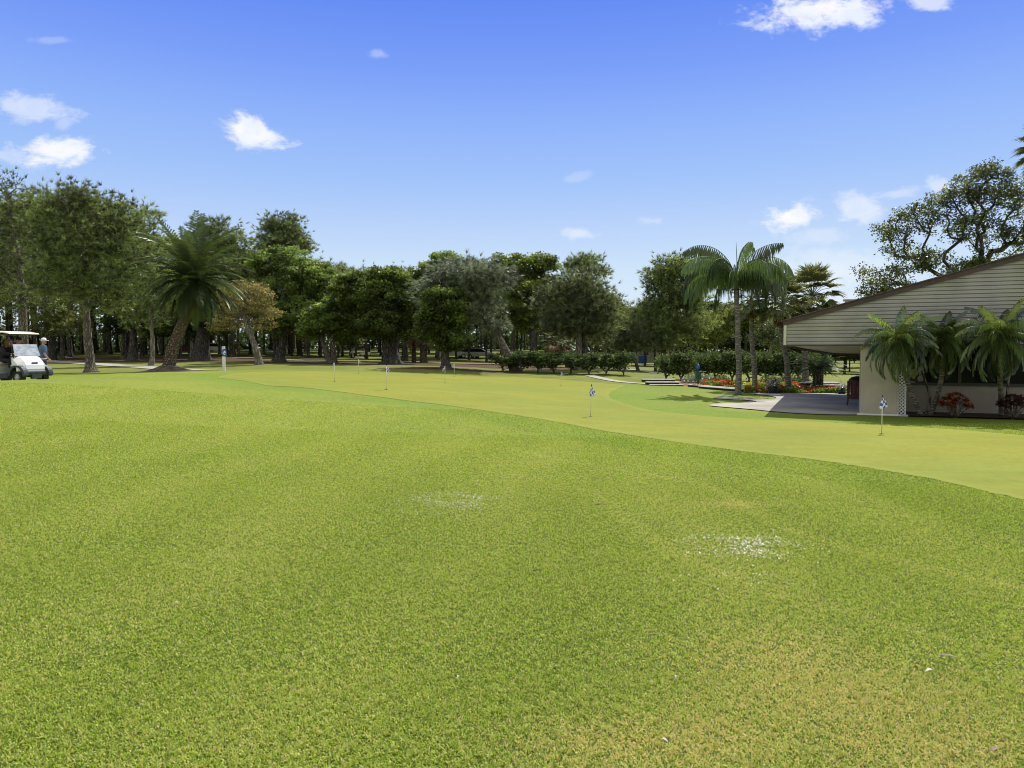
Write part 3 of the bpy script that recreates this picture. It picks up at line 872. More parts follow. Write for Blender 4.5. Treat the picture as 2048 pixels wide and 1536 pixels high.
px_tree('pine_tree', 'tallest pine crown standing clear against the sky left of centre', 98,
        [(600, 722), (598, 690), (592, 620), (580, 540), (570, 470)],
        [(566, 446, 38, 20), (535, 466, 26, 20), (590, 475, 26, 28), (565, 490, 44, 24), (612, 500, 16, 14), (540, 495, 24, 18)], 'pine', .45, 230, M_pine, M_bark_dark, 21, clump=.7, tuftL=.55, needles=13, sub=8, flat=.45, rtip=.03)
px_tree('flowering_tree', 'domed golden brown tree with bare lower twigs and a leaning pale trunk', 61,
        [(520, 723), (514, 700), (505, 675), (494, 650), (486, 620)],
        [(490, 600, 62, 36), (452, 640, 40, 24), (520, 635, 36, 30), (492, 578, 46, 22), (436, 652, 24, 12)], 'leaf', .3, 560, M_gold, M_bark_pale, 22, clump=.42, leaf=.06, per=30, flat=.35, rtip=.016, shell=.7)
px_tree('oak_tree', 'big spreading green oak with forked trunk right of the golden brown tree', 68,
        [(562, 724), (563, 705), (566, 685), (572, 660), (580, 620)],
        [(570, 530, 60, 40), (610, 560, 60, 45), (640, 620, 50, 50), (545, 600, 40, 60), (585, 640, 60, 45), (650, 570, 35, 35), (525, 540, 30, 40), (665, 650, 30, 34)], 'leaf', .62, 400, M_oakB, M_bark_dark, 23, clump=.66, leaf=.115, per=120, rtip=.028)
px_tree('oak_tree', 'slim dark double trunk beside the big spreading oak, on its left side', 70,
        [(549, 722), (549, 700), (548, 670), (545, 640)], [(540, 640, 35, 30), (530, 600, 35, 40)], 'leaf', .28, 80, M_oak, M_bark_dark, 24, clump=.7, leaf=.12, per=110)
px_tree('oak_tree', 'dark curved trunk leaning left beside the mulch bed under the spreading oak', 65,
        [(662, 722), (654, 708), (648, 690), (640, 660)], [(650, 640, 45, 30), (625, 660, 30, 20)], 'leaf', .34, 100, M_oakB, M_bark_pine, 25, clump=.7, leaf=.115, per=110)
px_tree('oak_tree', 'upright dark trunk to the right of the curved one on the mulch bed', 65,
        [(669, 722), (668, 700), (666, 670), (668, 630)], [(675, 640, 40, 35), (700, 665, 34, 30), (690, 600, 34, 36)], 'leaf', .26, 150, M_oakB, M_bark_pine, 26, clump=.7, leaf=.115, per=120)
px_tree('fig_tree', 'huge dark tree with many joined trunks behind the third flag from the left', 63,
        [(782, 727), (780, 705), (776, 680), (772, 640)],
        [(760, 600, 60, 40), (720, 620, 45, 45), (805, 610, 50, 50), (765, 650, 65, 35), (700, 575, 34, 24), (780, 560, 40, 24), (740, 560, 40, 22), (830, 650, 30, 35)], 'leaf', .8, 420, M_oak, M_bark_dark, 27, clump=.66, leaf=.115, per=120, rtip=.035, flare=1.35)
px_tree('oak_tree', 'yellow-tinged round tree crown behind the many-trunked dark tree', 76,
        [(812, 726), (812, 700), (808, 660), (800, 620)],
        [(760, 578, 50, 30), (800, 590, 45, 35), (720, 590, 36, 28)], 'leaf', .4, 170, M_oakY, M_bark_dark, 28, clump=.7, leaf=.12, per=110)
px_tree('oak_tree', 'tall bright green tree left of the blue-grey leaning pine', 74,
        [(848, 724), (850, 700), (856, 660), (866, 600)],
        [(888, 525, 34, 20), (860, 555, 44, 34), (840, 600, 34, 40), (865, 640, 45, 40), (850, 675, 40, 20), (905, 560, 34, 30)], 'leaf', .4, 320, M_oakB, M_bark_dark, 29, clump=.7, leaf=.115, per=125)
px_tree('oak_tree', 'dark trunk with a flared foot standing behind the green between two flags', 53,
        [(891, 738), (890, 715), (888, 690), (884, 665), (880, 640)],
        [(880, 640, 50, 30), (905, 680, 34, 24), (858, 665, 30, 20), (890, 600, 45, 30)], 'leaf', .42, 210, M_oak, M_bark_dark, 30, clump=.6, leaf=.11, per=110, flare=2.0)
px_tree('pine_tree', 'blue-grey pine leaning far to the left with a long bare slanting trunk', 55,
        [(1030, 741), (1016, 712), (1000, 680), (978, 645), (950, 610), (925, 575)],
        [(925, 560, 62, 34), (870, 580, 30, 32), (960, 570, 40, 34), (900, 620, 46, 36), (985, 652, 24, 12), (955, 610, 46, 30), (895, 660, 34, 30), (940, 535, 50, 16), (1000, 560, 24, 20)], 'droop', .36, 520, M_blue, M_bark_pine, 31, clump=.62, tuftL=.5, needles=15, sub=7, flat=.4)
px_tree('oak_tree', 'yellow-green broadleaf tree with a straight dark trunk behind the shrub row', 73,
        [(1066, 738), (1066, 700), (1064, 660), (1062, 620), (1060, 570)],
        [(1050, 535, 44, 26), (1085, 530, 34, 22), (1020, 560, 30, 40), (1075, 580, 55, 34), (1050, 630, 55, 35), (1110, 590, 30, 30), (1000, 530, 20, 18)], 'leaf', .5, 330, M_oakY, M_bark_dark, 32, clump=.7, leaf=.115, per=110)
px_tree('pine_tree', 'small flat-topped pine crown poking up behind the round-crowned pine', 82,
        [(1172, 735), (1172, 680), (1172, 620), (1173, 560)], [(1175, 525, 26, 14), (1150, 535, 20, 10), (1195, 545, 14, 8)], 'pine', .3, 60, M_pine, M_bark_dark, 33, clump=.7, tuftL=.5, needles=12, sub=8, flat=.4)
px_tree('pine_tree', 'full round-crowned pine behind the shrub row, right of the leaning pine', 58,
        [(1157, 742), (1157, 710), (1157, 670), (1158, 620), (1160, 560)],
        [(1155, 565, 44, 26), (1115, 605, 38, 34), (1195, 600, 36, 34), (1155, 620, 55, 34), (1120, 655, 34, 20), (1205, 640, 30, 26), (1160, 655, 40, 18)], 'pine', .3, 420, M_pine2, M_bark_pine, 34, clump=.6, tuftL=.42, needles=13, sub=8)
px_tree('pine_tree', 'dark second trunk close beside the round-crowned pine', 59,
        [(1166, 742), (1166, 700), (1167, 660), (1168, 620)], [(1180, 625, 34, 24), (1170, 660, 30, 16)], 'pine', .24, 80, M_pine2, M_bark_dark, 35, clump=.6, tuftL=.42, needles=13, sub=8)
px_tree('pine_tree', 'young leaning pine below the gap of sky, by the far dark building', 66,
        [(1238, 726), (1233, 705), (1226, 680), (1222, 655)], [(1228, 650, 28, 24), (1205, 670, 20, 16), (1250, 668, 20, 14)], 'pine', .17, 110, M_pineY, M_bark_pale, 36, clump=.6, tuftL=.42, needles=12, sub=7)
px_tree('pine_tree', 'thin trunk leaning left at the right end of the shrub row', 60,
        [(1276, 737), (1270, 718), (1262, 695), (1255, 670)], [(1262, 668, 30, 22), (1240, 690, 22, 12), (1280, 690, 20, 14)], 'pine', .17, 110, M_pine2, M_bark_dark, 37, clump=.6, tuftL=.42, needles=12, sub=7)
px_tree('pine_tree', 'slim dark pine trunk between the thin leaning one and the right-hand hedge', 61,
        [(1311, 738), (1311, 715), (1309, 690), (1306, 665)], [(1305, 665, 30, 22), (1320, 690, 22, 14)], 'pine', .13, 90, M_pine, M_bark_dark, 38, clump=.6, tuftL=.42, needles=12, sub=7)
px_tree('pine_tree', 'tall open-crowned pine left of the queen palm', 62,
        [(1345, 742), (1344, 715), (1343, 680), (1343, 630), (1345, 580), (1347, 540)],
        [(1350, 530, 36, 18), (1320, 560, 30, 28), (1378, 555, 28, 30), (1345, 590, 50, 30), (1300, 620, 30, 26), (1385, 610, 30, 30), (1330, 650, 45, 26), (1285, 645, 22, 14), (1375, 655, 34, 22)], 'pine', .27, 430, M_pine, M_bark_pine, 39, clump=.58, tuftL=.42, needles=13, sub=8, flat=.5)
px_tree('pine_tree', 'young light green pine behind the hedge, left of the queen palm trunk', 66,
        [(1432, 742), (1432, 710), (1431, 680), (1430, 640)], [(1425, 655, 36, 18), (1400, 675, 26, 12), (1450, 640, 34, 18), (1390, 655, 22, 14)], 'pine', .16, 160, M_pineY, M_bark_pine, 40, clump=.6, tuftL=.45, needles=13, sub=7)
px_tree('oak_tree', 'light green feathery tree behind the two palm trunks', 66,
        [(1490, 742), (1490, 700), (1490, 660)], [(1490, 640, 34, 18), (1465, 655, 22, 12)], 'leaf', .2, 110, M_oakB, M_bark_dark, 41, clump=.6, leaf=.1, per=60)
px_tree('cypress_tree', 'pale grey-trunked tree with sparse leaves behind the hedge, left of the building', 64,
        [(1546, 742), (1542, 710), (1540, 685), (1535, 660)], [(1535, 655, 24, 22), (1555, 680, 20, 26), (1520, 680, 16, 18)], 'leaf', .17, 90, M_pine2, M_bark_pale, 42, clump=.5, leaf=.08, per=40)

# big open oak behind the clubhouse
px_tree('live_oak_tree', 'big open-branched oak rising behind the clubhouse roof', 46,
        [(1950, 760), (1945, 700), (1930, 640), (1915, 590)],
        [(1770, 560, 60, 30), (1790, 470, 45, 44), (1840, 520, 55, 36), (1890, 400, 44, 50), (1850, 440, 38, 34), (1960, 380, 60, 50), (1940, 460, 60, 50), (2030, 400, 50, 56), (2040, 480, 60, 40),
         (1900, 545, 50, 26), (1975, 530, 50, 26), (2100, 440, 70, 70), (1970, 345, 30, 20), (1745, 590, 34, 14)], 'leaf', .30, 520, M_live, M_bark_dark, 50, clump=.62, leaf=.08, per=52, flat=.55, rtip=.0125, wob=.16, shell=.2)

# ---- the woods behind: one tree after another, each its own object
protos = []
def make_proto(kind, hgt, seed, leafmat, bark, name, label, **kw):
    rs = np.random.default_rng(seed)
    rx = hgt * rs.uniform(.24, .30)
    lean = rs.normal() * .05 * hgt
    tr = [(0, 0, 0), (lean * .1, 0, hgt * .25), (lean * .3, 0, hgt * .5), (lean * .6, .1, hgt * .75)]
    lobes = []
    for i in range(6):
        zc = hgt * rs.uniform(.45, .86); rr = rx * (1.0 if zc < hgt * .7 else .62)
        lobes.append(((lean * zc / hgt + rs.normal() * rx * .45, rs.normal() * rx * .4, zc), (rr * .75, rr * .7, hgt * .13)))
    lobes.append(((lean, 0, hgt * .86), (rx * .5, rx * .5, hgt * .11)))
    tm, fm = tree_mesh(kind, tr, hgt * .0135, hgt * .008, lobes, 150, leafmat, bark, rs, **kw)
    return (tm, fm, name, label, hgt)
protos.append(make_proto('pine', 13, 101, M_pine, M_bark_dark, 'pine_tree', 'dark pine in the woods along the far side of the course', clump=1.0, tuftL=.6, needles=11, sub=9, rtip=.03))
protos.append(make_proto('pine', 13, 102, M_pineY, M_bark_pine, 'pine_tree', 'lighter green pine in the woods along the far side of the course', clump=1.0, tuftL=.6, needles=11, sub=9, rtip=.03))
protos.append(make_proto('leaf', 12, 103, M_oak, M_bark_dark, 'oak_tree', 'green broadleaf tree in the woods along the far side of the course', clump=1.0, leaf=.21, per=90, rtip=.03))
protos.append(make_proto('leaf', 12, 104, M_dark, M_bark_dark, 'oak_tree', 'very dark broadleaf tree in the woods along the far side of the course', clump=1.0, leaf=.21, per=90, rtip=.03))
protos.append(make_proto('leaf', 11, 105, M_pine2, M_bark_pale, 'oak_tree', 'grey-green broadleaf tree in the woods along the far side of the course', clump=1.0, leaf=.2, per=80, rtip=.03))
roots = {}
def top_limit(px):
    """skyline of the far woods (photo row) by column"""
    xs = [-400, 0, 120, 260, 300, 420, 520, 640, 700, 830, 900, 1000, 1100, 1225, 1240, 1262, 1275, 1400, 1480, 1560, 1600, 1700, 1760, 2100, 2500]
    ys = [430, 420, 400, 440, 470, 480, 500, 520, 545, 535, 530, 545, 555, 590, 640, 650, 600, 588, 610, 628, 636, 650, 655, 655, 640]
    return float(np.interp(px, xs, ys))
rs = np.random.default_rng(5)
cnt = 0
for row, (D0, step) in enumerate([(92, 34), (108, 30), (128, 30), (152, 28), (79, 30)]):
    px = -260.0 + row * 11 if row < 4 else 1385.0
    while px < 2300:
        D = D0 + rs.uniform(-6, 6)
        q = at(px, D)
        ty = top_limit(px) + rs.uniform(0, 46) * (1 if row < 3 else .4) + (14 if row == 4 else 0)
        if 1225 < px < 1272 and row > 0: ty = max(ty, 655)
        hgt = (P(px, ty, D).z - q.z)
        right = px > 1270
        pi = rs.choice([0, 1, 2, 3, 4], p=[.32, .14, .2, .24, .1] if not right else [.22, .1, .15, .43, .1])
        if 650 < px < 850 and row > 1: pi = rs.choice([0, 4])
        tm, fm, nm, lb, h0 = protos[pi]
        sc = hgt / (h0 * .99)
        sw = max(sc, .6) * rs.uniform(.85, 1.2)
        near_path = row == 0 and (px < 250 and rs.random() < .5)
        if hgt > 1.5 and not near_path:
            if pi not in roots:
                t = put_tree(nm, lb, q, tm, fm, group='trees in the far woods'); t.scale = (sw, sw, sc); t.rotation_euler = (0, 0, rs.uniform(0, 6.28))
                roots[pi] = t
            else:
                dup(roots[pi], q, rs.uniform(0, 6.28), (sw, sw, sc))
            cnt += 1
        px += step * rs.uniform(.7, 1.3)
print('far trees', cnt)

# low undergrowth closing the far end of the woods
def undergrowth():
    rs = np.random.default_rng(77)
    xs = []; 
    C = []; sh = []
    for i in range(900):
        px = rs.uniform(-500, 2500); D = rs.uniform(158, 178)
        q = at(px, D); hh = rs.uniform(2.0, 9.0) * (0.35 if 1200 < px < 1290 else 1)
        k = 60
        o_ = rs.normal(size=(k, 3)) * np.array([1.6, 1.0, hh * .3]); c = np.array(q) + np.array([0, 0, hh * .45])
        p_ = c + o_; p_[:, 2] = np.maximum(p_[:, 2], q.z + .1)
        C.append(p_); sh.append(np.full(k, rs.uniform(.5, 1.3)))
    C = np.concatenate(C); sh = np.concatenate(sh) * rs.uniform(.8, 1.2, len(C))
    V_, Q_ = leaf_quads(C, .5, rs, .3)
    return np_mesh('undergrowth', V_, [Q_], M_dark, sh)
tag(link('undergrowth', undergrowth()), 'dark undergrowth closing off the far end of the woods', 'undergrowth', None, 'stuff')

# ------------------------------------------------------------------ palms
def frond(L, elev, az, rs, n=26, leafL=.5, curve=1.2, hang=.3, vee=.35, width=.018, plume=0.0, taper_in=.12, ang0=.95):
    """pinnate frond from the origin; returns rachis points, leaflet verts/faces"""
    pts = []; d = elev; p = np.zeros(3)
    m = n
    ca, sa = math.cos(az), math.sin(az)
    twist = rs.normal() * .12
    for i in range(m + 1):
        pts.append(p.copy())
        f = i / m
        dd = elev - curve * f ** 1.25
        azz = az + twist * f
        p = p + np.array([math.cos(azz) * math.cos(dd), math.sin(azz) * math.cos(dd), math.sin(dd)]) * L / m
    pts = np.array(pts)
    V_ = []; T_ = []; Q_ = []
    for i in range(1, m):
        f = i / m
        if f < taper_in: continue
        t = pts[i + 1] - pts[i - 1]; t /= np.linalg.norm(t)
        sd_ = np.cross(t, [0, 0, 1.0]); sn = np.linalg.norm(sd_)
        sd_ = np.array([-sa, ca, 0]) if sn < .05 else sd_ / sn
        upv = np.cross(sd_, t)
        ll = leafL * (math.sin(math.pi * min(1, .12 + f * .86)) ** .6) * rs.uniform(.85, 1.1)
        for sgn in (-1, 1):
            ang = ang0 - .55 * f
            dr = t * math.cos(ang) + sd_ * sgn * math.sin(ang) + upv * (vee + rs.normal() * .08 + plume * rs.normal())
            dr /= np.linalg.norm(dr)
            a0 = pts[i] + rs.normal(size=3) * .004
            dd2 = dr + np.array([0, 0, -hang]); dd2 /= np.linalg.norm(dd2)
            dd3 = dr * .55 + np.array([0, 0, -hang * 2.2]); dd3 /= np.linalg.norm(dd3)
            a1 = a0 + dd2 * ll * .5; a2 = a1 + dd3 * ll * .5
            wv = t * width * .9 + upv * width * .35
            o_ = len(V_)
            V_ += [a0 - wv * .5, a0 + wv * .5, a1 + wv, a1 - wv, a2]
            Q_.append((o_, o_ + 1, o_ + 2, o_ + 3)); T_.append((o_ + 3, o_ + 2, o_ + 4))
    return pts, V_, Q_, T_

def palm_crown(k, L, rs, elev_range, curve, mat, mat_r, parent, head, grow=1.0, **kw):
    """each frond a part: child of the palm"""
    for i in range(k):
        f = i / max(1, k - 1)
        el = elev_range[0] + (elev_range[1] - elev_range[0]) * f + rs.normal() * .06
        az = i * 2.39996 + rs.normal() * .15
        Lf = L * rs.uniform(.85, 1.08) * (.8 if f < .05 else 1) * (grow + (1 - grow) * min(1, f * 1.6))
        pts, V_, Q_, T_ = frond(Lf, el, az, rs, curve=curve * (1 + .25 * rs.normal() * .5) * (1 if f > .12 else .6), **kw)
        segs = [(pts[j], pts[j + 1], .022 * L / 3 * (1.1 - j / len(pts)), .022 * L / 3 * (1.1 - (j + 1) / len(pts))) for j in range(len(pts) - 1)]
        rv, rq = tubes_np(segs, 4)
        off = len(V_)
        sh = rs.choice([.5, .8, 1.1, 1.6]) * rs.uniform(.85, 1.15)
        me = np_mesh('frond', np.concatenate([np.array(V_), rv]), [np.array(Q_), rq + off, np.array(T_)], mat,
                     np.concatenate([np.full(len(Q_), sh) * rs.uniform(.85, 1.15, len(Q_)), np.full(len(rq), 1.25), np.full(len(T_), sh)]))
        link('frond', me, parent, head)

def palm_trunk(pts, r0, r1, ring, amp, n=16, seed=0):
    rs = np.random.default_rng(seed)
    c = catmull([tuple(p) for p in pts], 1 if False else 12, False)
    # resample with leaf-scar rings
    vs = []; fs = []; m = len(c)
    dist = 0
    for i in range(m):
        t = Vector(c[min(i + 1, m - 1)] - c[max(i - 1, 0)]).normalized()
        a_ = t.cross(Vector((0, 1, 0))).normalized(); b_ = t.cross(a_).normalized()
        f = i / (m - 1); r = r0 + (r1 - r0) * f
        r *= 1 + amp * (1 if i % 2 else -1) + (.35 * math.exp(-f * 22))
        for j in range(n):
            an = 2 * math.pi * j / n
            rr = r * (1 + rs.normal() * .02)
            vs.append(Vector(c[i]) + (a_ * math.cos(an) + b_ * math.sin(an)) * rr)
    for i in range(m - 1):
        for j in range(n): fs.append((i * n + j, i * n + (j + 1) % n, (i + 1) * n + (j + 1) % n, (i + 1) * n + j))
    return np.array([tuple(v) for v in vs]), np.array(fs)

# leaning date palm
Dp = 45
base = at(337, Dp); bb = np.array(base)
t = thing('date_palm', 'large date palm with a leaning trunk and a huge round crown', 'palm', base)
tp = [np.array((0, 0, -.1))] + [np.array(P(x, y, Dp)) - bb for x, y in [(343, 705), (352, 680), (362, 655), (372, 628), (380, 595), (386, 560)]]
v_, f_ = palm_trunk(tp, .35, .28, 0, .045, seed=3)
link('trunk', np_mesh('trunk', v_, [f_], M_date_bark, smooth=False), t)
head = Vector(tp[-1])
rs = np.random.default_rng(61)
palm_crown(100, 3.15, rs, (1.5, -.85), 1.15, M_palm, None, t, head, n=27, leafL=.62, hang=.12, vee=.15, width=.058, ang0=1.25, taper_in=.06, grow=1.42)
# brown skirt of dry fronds and fruit stalks
Vs = []; Qs = []; Ts = []; o_ = 0
for i in range(54):
    pts, V1, Q1, T1 = frond(rs.uniform(1.2, 2.5), rs.uniform(-1.45, -1.0), rs.uniform(0, 6.28), rs, n=16, leafL=.3, curve=.3, hang=.5, width=.03)
    Vs += V1; Qs += [tuple(a + o_ for a in q) for q in Q1]; Ts += [tuple(a + o_ for a in q) for q in T1]; o_ += len(V1)
link('dry_skirt', np_mesh('dry_skirt', Vs, [np.array(Qs), np.array(Ts)], M_deadfrond, np.ones(len(Qs) + len(Ts))), t, head)
# root mound
M_soil = pbr('root_mound', (.16, .13, .09), .95, .4, 3, .8, 12)
vs = []; fs = []
for i in range(9):
    for j in range(28):
        rr = 1.9 * i / 8; an = 2 * math.pi * j / 28
        h_ = .42 * math.exp(-(rr / .85) ** 2) + .05 * math.sin(an * 5) * math.exp(-rr)
        x_, y_ = base.x + rr * math.cos(an) * 1.1, base.y + rr * math.sin(an)
        vs.append((x_, y_, H(x_, y_) + h_ + (.01 if i < 8 else -.03)))
for i in range(8):
    for j in range(28): fs.append((i * 28 + j, i * 28 + (j + 1) % 28, (i + 1) * 28 + (j + 1) % 28, (i + 1) * 28 + j))
mo = link('soil_mound', np_mesh('soil_mound', vs, [np.array(fs)], M_soil, smooth=True)); mo['kind'] = 'structure'

# queen palm
Dq = 34
base = at(1476, Dq); bb = np.array(base)
t = thing('queen_palm', 'tall palm with a smooth grey trunk and long drooping fronds beside the patio', 'palm', base)
tp = [np.array((0, 0, -.1))] + [np.array(P(x, y, Dq)) - bb for x, y in [(1477, 760), (1478, 730), (1476, 690), (1475, 640), (1473, 600), (1472, 574)]]
v_, f_ = palm_trunk(tp, .145, .10, 0, .018, seed=4)
v_[:, 0] += 0
link('trunk', np_mesh('trunk', v_, [f_], M_palm_bark, smooth=True), t)
head = Vector(tp[-1]) + Vector((0, 0, .0))
rs = np.random.default_rng(62)
# green crownshaft
mb = MB(); mb.tube([head + Vector((0, 0, -.15)), head + Vector((0, 0, .25)), head + Vector((0, 0, .7))], [.12, .13, .05], 10)
mb.build('crownshaft', pbr('crownshaft', (.12, .14, .06), .5, .3, 8), t, smooth=True)
palm_crown(30, 3.45, rs, (1.38, .45), 2.6, M_queen, None, t, head + Vector((0, 0, .25)), n=38, leafL=.95, hang=2.6, vee=.0, width=.042, plume=.45, taper_in=.1)
mb = MB(); tip = head + Vector((.0, 0, .3)); mb.tube([tip, tip + Vector((.03, 0, .8)), tip + Vector((-.02, 0, 1.7))], [.03, .02, .006], 6)
mb.build('spear_leaf', M_queen, t)
mb = MB()
for i in range(9):
    an = i * .7; mb.tube([head + Vector((0, 0, -.02)), head + Vector((.22 * math.cos(an), .22 * math.sin(an), -.15)), head + Vector((.28 * math.cos(an), .28 * math.sin(an), -.5 - .1 * (i % 3)))], [.03, .02, .01], 5)
mb.build('seed_stalks', M_deadfrond, t)

# fan palms (cabbage palms)
def fan_leaf(rs, az, el, pet, rad, nseg=28):
    V_ = []; Q_ = []; T_ = []
    dv = np.array([math.cos(az) * math.cos(el), math.sin(az) * math.cos(el), math.sin(el)])
    p0 = np.zeros(3); p1 = dv * pet * .6; dv2 = dv * .85 + np.array([0, 0, -.35]); dv2 /= np.linalg.norm(dv2); p2 = p1 + dv2 * pet * .4
    sd_ = np.array([-math.sin(az), math.cos(az), 0]); upv = np.cross(dv2, sd_); upv *= -1 if upv[2] < 0 else 1
    for j in range(nseg):
        a = (j / (nseg - 1) - .5) * 3.7
        d_ = dv2 * math.cos(a) + sd_ * math.sin(a) + upv * (.25 + .15 * abs(math.sin(a)))
        d_ /= np.linalg.norm(d_)
        ll = rad * (1 - .25 * abs(a) / 1.9) * rs.uniform(.9, 1.08)
        q1 = p2 + d_ * ll * .55; d3 = d_ * .75 + np.array([0, 0, -.45]) + rs.normal(size=3) * .08; d3 /= np.linalg.norm(d3)
        q2 = q1 + d3 * ll * .45
        wv = np.cross(d_, upv); wv /= np.linalg.norm(wv); wv *= rad * .06
        o_ = len(V_)
        V_ += [p2 - wv * .2, p2 + wv * .2, q1 + wv, q1 - wv, q2]
        Q_.append((o_, o_ + 1, o_ + 2, o_ + 3)); T_.append((o_ + 3, o_ + 2, o_ + 4))
    rv, rq = tubes_np([(p0, p1, .02, .015), (p1, p2, .015, .01)], 4)
    off = len(V_)
    return np.concatenate([np.array(V_), rv]), np.array(Q_), rq + off, np.array(T_)
def fan_palm(label, D, trunk_px, k, rad, pet, seed, r0=.15, dry=8):
    base = at(trunk_px[0][0], D); bb = np.array(base)
    t = thing('fan_palm', label, 'palm', base, 0, 'fan palms beside the clubhouse')
    tp = [np.array((0, 0, -.1))] + [np.array(P(x, y, D)) - bb for x, y in trunk_px[1:]]
    v_, f_ = palm_trunk(tp, r0, r0 * .85, 0, .03, seed=seed)
    link('trunk', np_mesh('trunk', v_, [f_], M_palm_bark, smooth=True), t)
    rs = np.random.default_rng(seed); head = Vector(tp[-1])
    for i in range(k):
        f = i / (k - 1); el = 1.45 - 2.35 * f + rs.normal() * .08
        V_, Q_, RQ, T_ = fan_leaf(rs, i * 2.4 + rs.normal() * .2, el, pet, rad)
        s_ = rs.uniform(.7, 1.3)
        link('fan_leaf', np_mesh('fan_leaf', V_, [Q_, RQ, T_], M_fan, np.full(len(Q_) + len(RQ) + len(T_), s_)), t, head)
    for i in range(dry):
        V_, Q_, RQ, T_ = fan_leaf(rs, rs.uniform(0, 6.28), rs.uniform(-1.5, -1.2), pet * .6, rad * .75)
        link('dry_leaf', np_mesh('dry_leaf', V_, [Q_, RQ, T_], M_deadfrond, np.full(len(Q_) + len(RQ) + len(T_), rs.uniform(.6, 1.1))), t, head + Vector((0, 0, -.1)))
    return t
fan_palm('fan palm with brown hanging dead leaves, just right of the queen palm', 38, [(1511, 772), (1508, 730), (1504, 680), (1503, 640), (1502, 600)], 26, .62, .75, 71, .13, 16)
fan_palm('low drooping fan palm at the left corner of the clubhouse roof', 37, [(1578, 779), (1574, 730), (1568, 690), (1562, 650), (1566, 606)], 40, .85, .95, 72, .14, 10)
fan_palm('upper fan palm with spiky top behind the clubhouse roof corner', 40, [(1613, 778), (1610, 730), (1610, 690), (1612, 640), (1624, 592)], 44, .9, 1.05, 73, .17, 10)
fan_palm('tall palm with only its frond tips showing at the right edge of the photo', 40, [(2110, 780), (2108, 600), (2104, 450), (2100, 300)], 30, .9, 1.1, 74, .2, 6)
# small cabbage palms in the woods, by the round-crowned pine and right of the fig tree
for (px, py, D, sd_) in [(1108, 692, 64, 81), (1135, 700, 66, 82), (828, 716, 70, 83), (845, 716, 69, 84)]:
    base = at(px, D)
    kk = {1108: 'small cabbage palm with hanging tan leaves behind the shrub row', 1135: 'small dark cabbage palm beside the round-crowned pine',
          828: 'short stubby palm trunk with old leaf bases left of the bright green tree', 845: 'short palm with rough trunk under the bright green tree'}[px]
    t = thing('cabbage_palm', kk, 'palm', base); hh = P(px, py - 8 if px > 1000 else 668, D).z - base.z
    v_, f_ = palm_trunk([np.array((0, 0, -.1)), np.array((0, 0, hh * .5)), np.array((.05, 0, hh))], .22, .2, 0, .06, seed=sd_)
    link('trunk', np_mesh('trunk', v_, [f_], M_date_bark), t)
    rs = np.random.default_rng(sd_)
    for i in range(22):
        V_, Q_, RQ, T_ = fan_leaf(rs, i * 2.4, 1.3 - 2.4 * i / 21, .8, .8, 16)
        link('fan_leaf', np_mesh('fan_leaf', V_, [Q_, RQ, T_], M_fan if i < 15 else M_deadfrond, np.full(len(Q_) + len(RQ) + len(T_), rs.uniform(.5, 1.1))), t, Vector((.05, 0, hh)))

# ------------------------------------------------------------------ hedge shrubs
def shrub_proto(seed, H_=1.7, W_=1.5, per=46, leaf=.085, mat=None, k=60):
    rs = np.random.default_rng(seed)
    lobes = [((rs.normal() * .15, rs.normal() * .12, H_ * .62), (W_ * .5, W_ * .45, H_ * .36)), ((rs.normal() * .3, 0, H_ * .8), (W_ * .32, W_ * .3, H_ * .2))]
    tg = ell_targets(lobes, k, rs, .55)
    T = [np.array((0, 0, -.05)), np.array((0, 0, .06)), np.array((0, 0, .12)), np.array((0, 0, .18))]
    nodes, segs = skeleton(T, tg, rs, seglen=.3, rtip=.009, wob=.08)
    segs.append((T[0], T[3], .06, .05))
    v, q = tubes_np(segs, 5)
    tm = np_mesh('stems', v, [q], M_bark_pine, smooth=True)
    C = []; sh = []
    for c in tg:
        kk = int(per * rs.uniform(.6, 1.4)); o_ = rs.normal(size=(kk, 3)) * .13
        C.append(c + o_); sh.append(np.full(kk, rs.uniform(.6, 1.4)))
    C = np.concatenate(C); sh = np.concatenate(sh) * rs.uniform(.7, 1.3, len(C))
    v, q = leaf_quads(C, leaf, rs, .25, aspect=.5)
    return tm, np_mesh('foliage', v, [q], mat or M_hedge, sh)
SHR = [shrub_proto(s) for s in (201, 202, 203)]
D0 = 54
labs = ['leftmost', 'second', 'third', 'fourth', 'fifth', 'sixth', 'seventh', 'rightmost']
for i, (px, top, wpx) in enumerate([(1006, 710, 42), (1043, 702, 46), (1076, 703, 44), (1108, 704, 44), (1142, 703, 44), (1178, 706, 44), (1212, 707, 42), (1247, 704, 38)]):
    tm, fm = SHR[i % 3]
    q = at(px, D0 - .3 * i)
    hh = P(px, top, q.y).z - q.z
    t = put_tree('shrub', '%s vase-shaped shrub in the row of eight along the back of the green' % labs[i], q, tm, fm, 'shrub', 'row of shrubs behind the green')
    t.scale = (wpx / F * q.y / 1.42, wpx / F * q.y / 1.42, hh / 1.78); t.rotation_euler = (0, 0, i * 1.3)
labs2 = ['leftmost', 'second', 'third', 'fourth', 'fifth', 'sixth', 'seventh', 'eighth', 'ninth', 'rightmost']
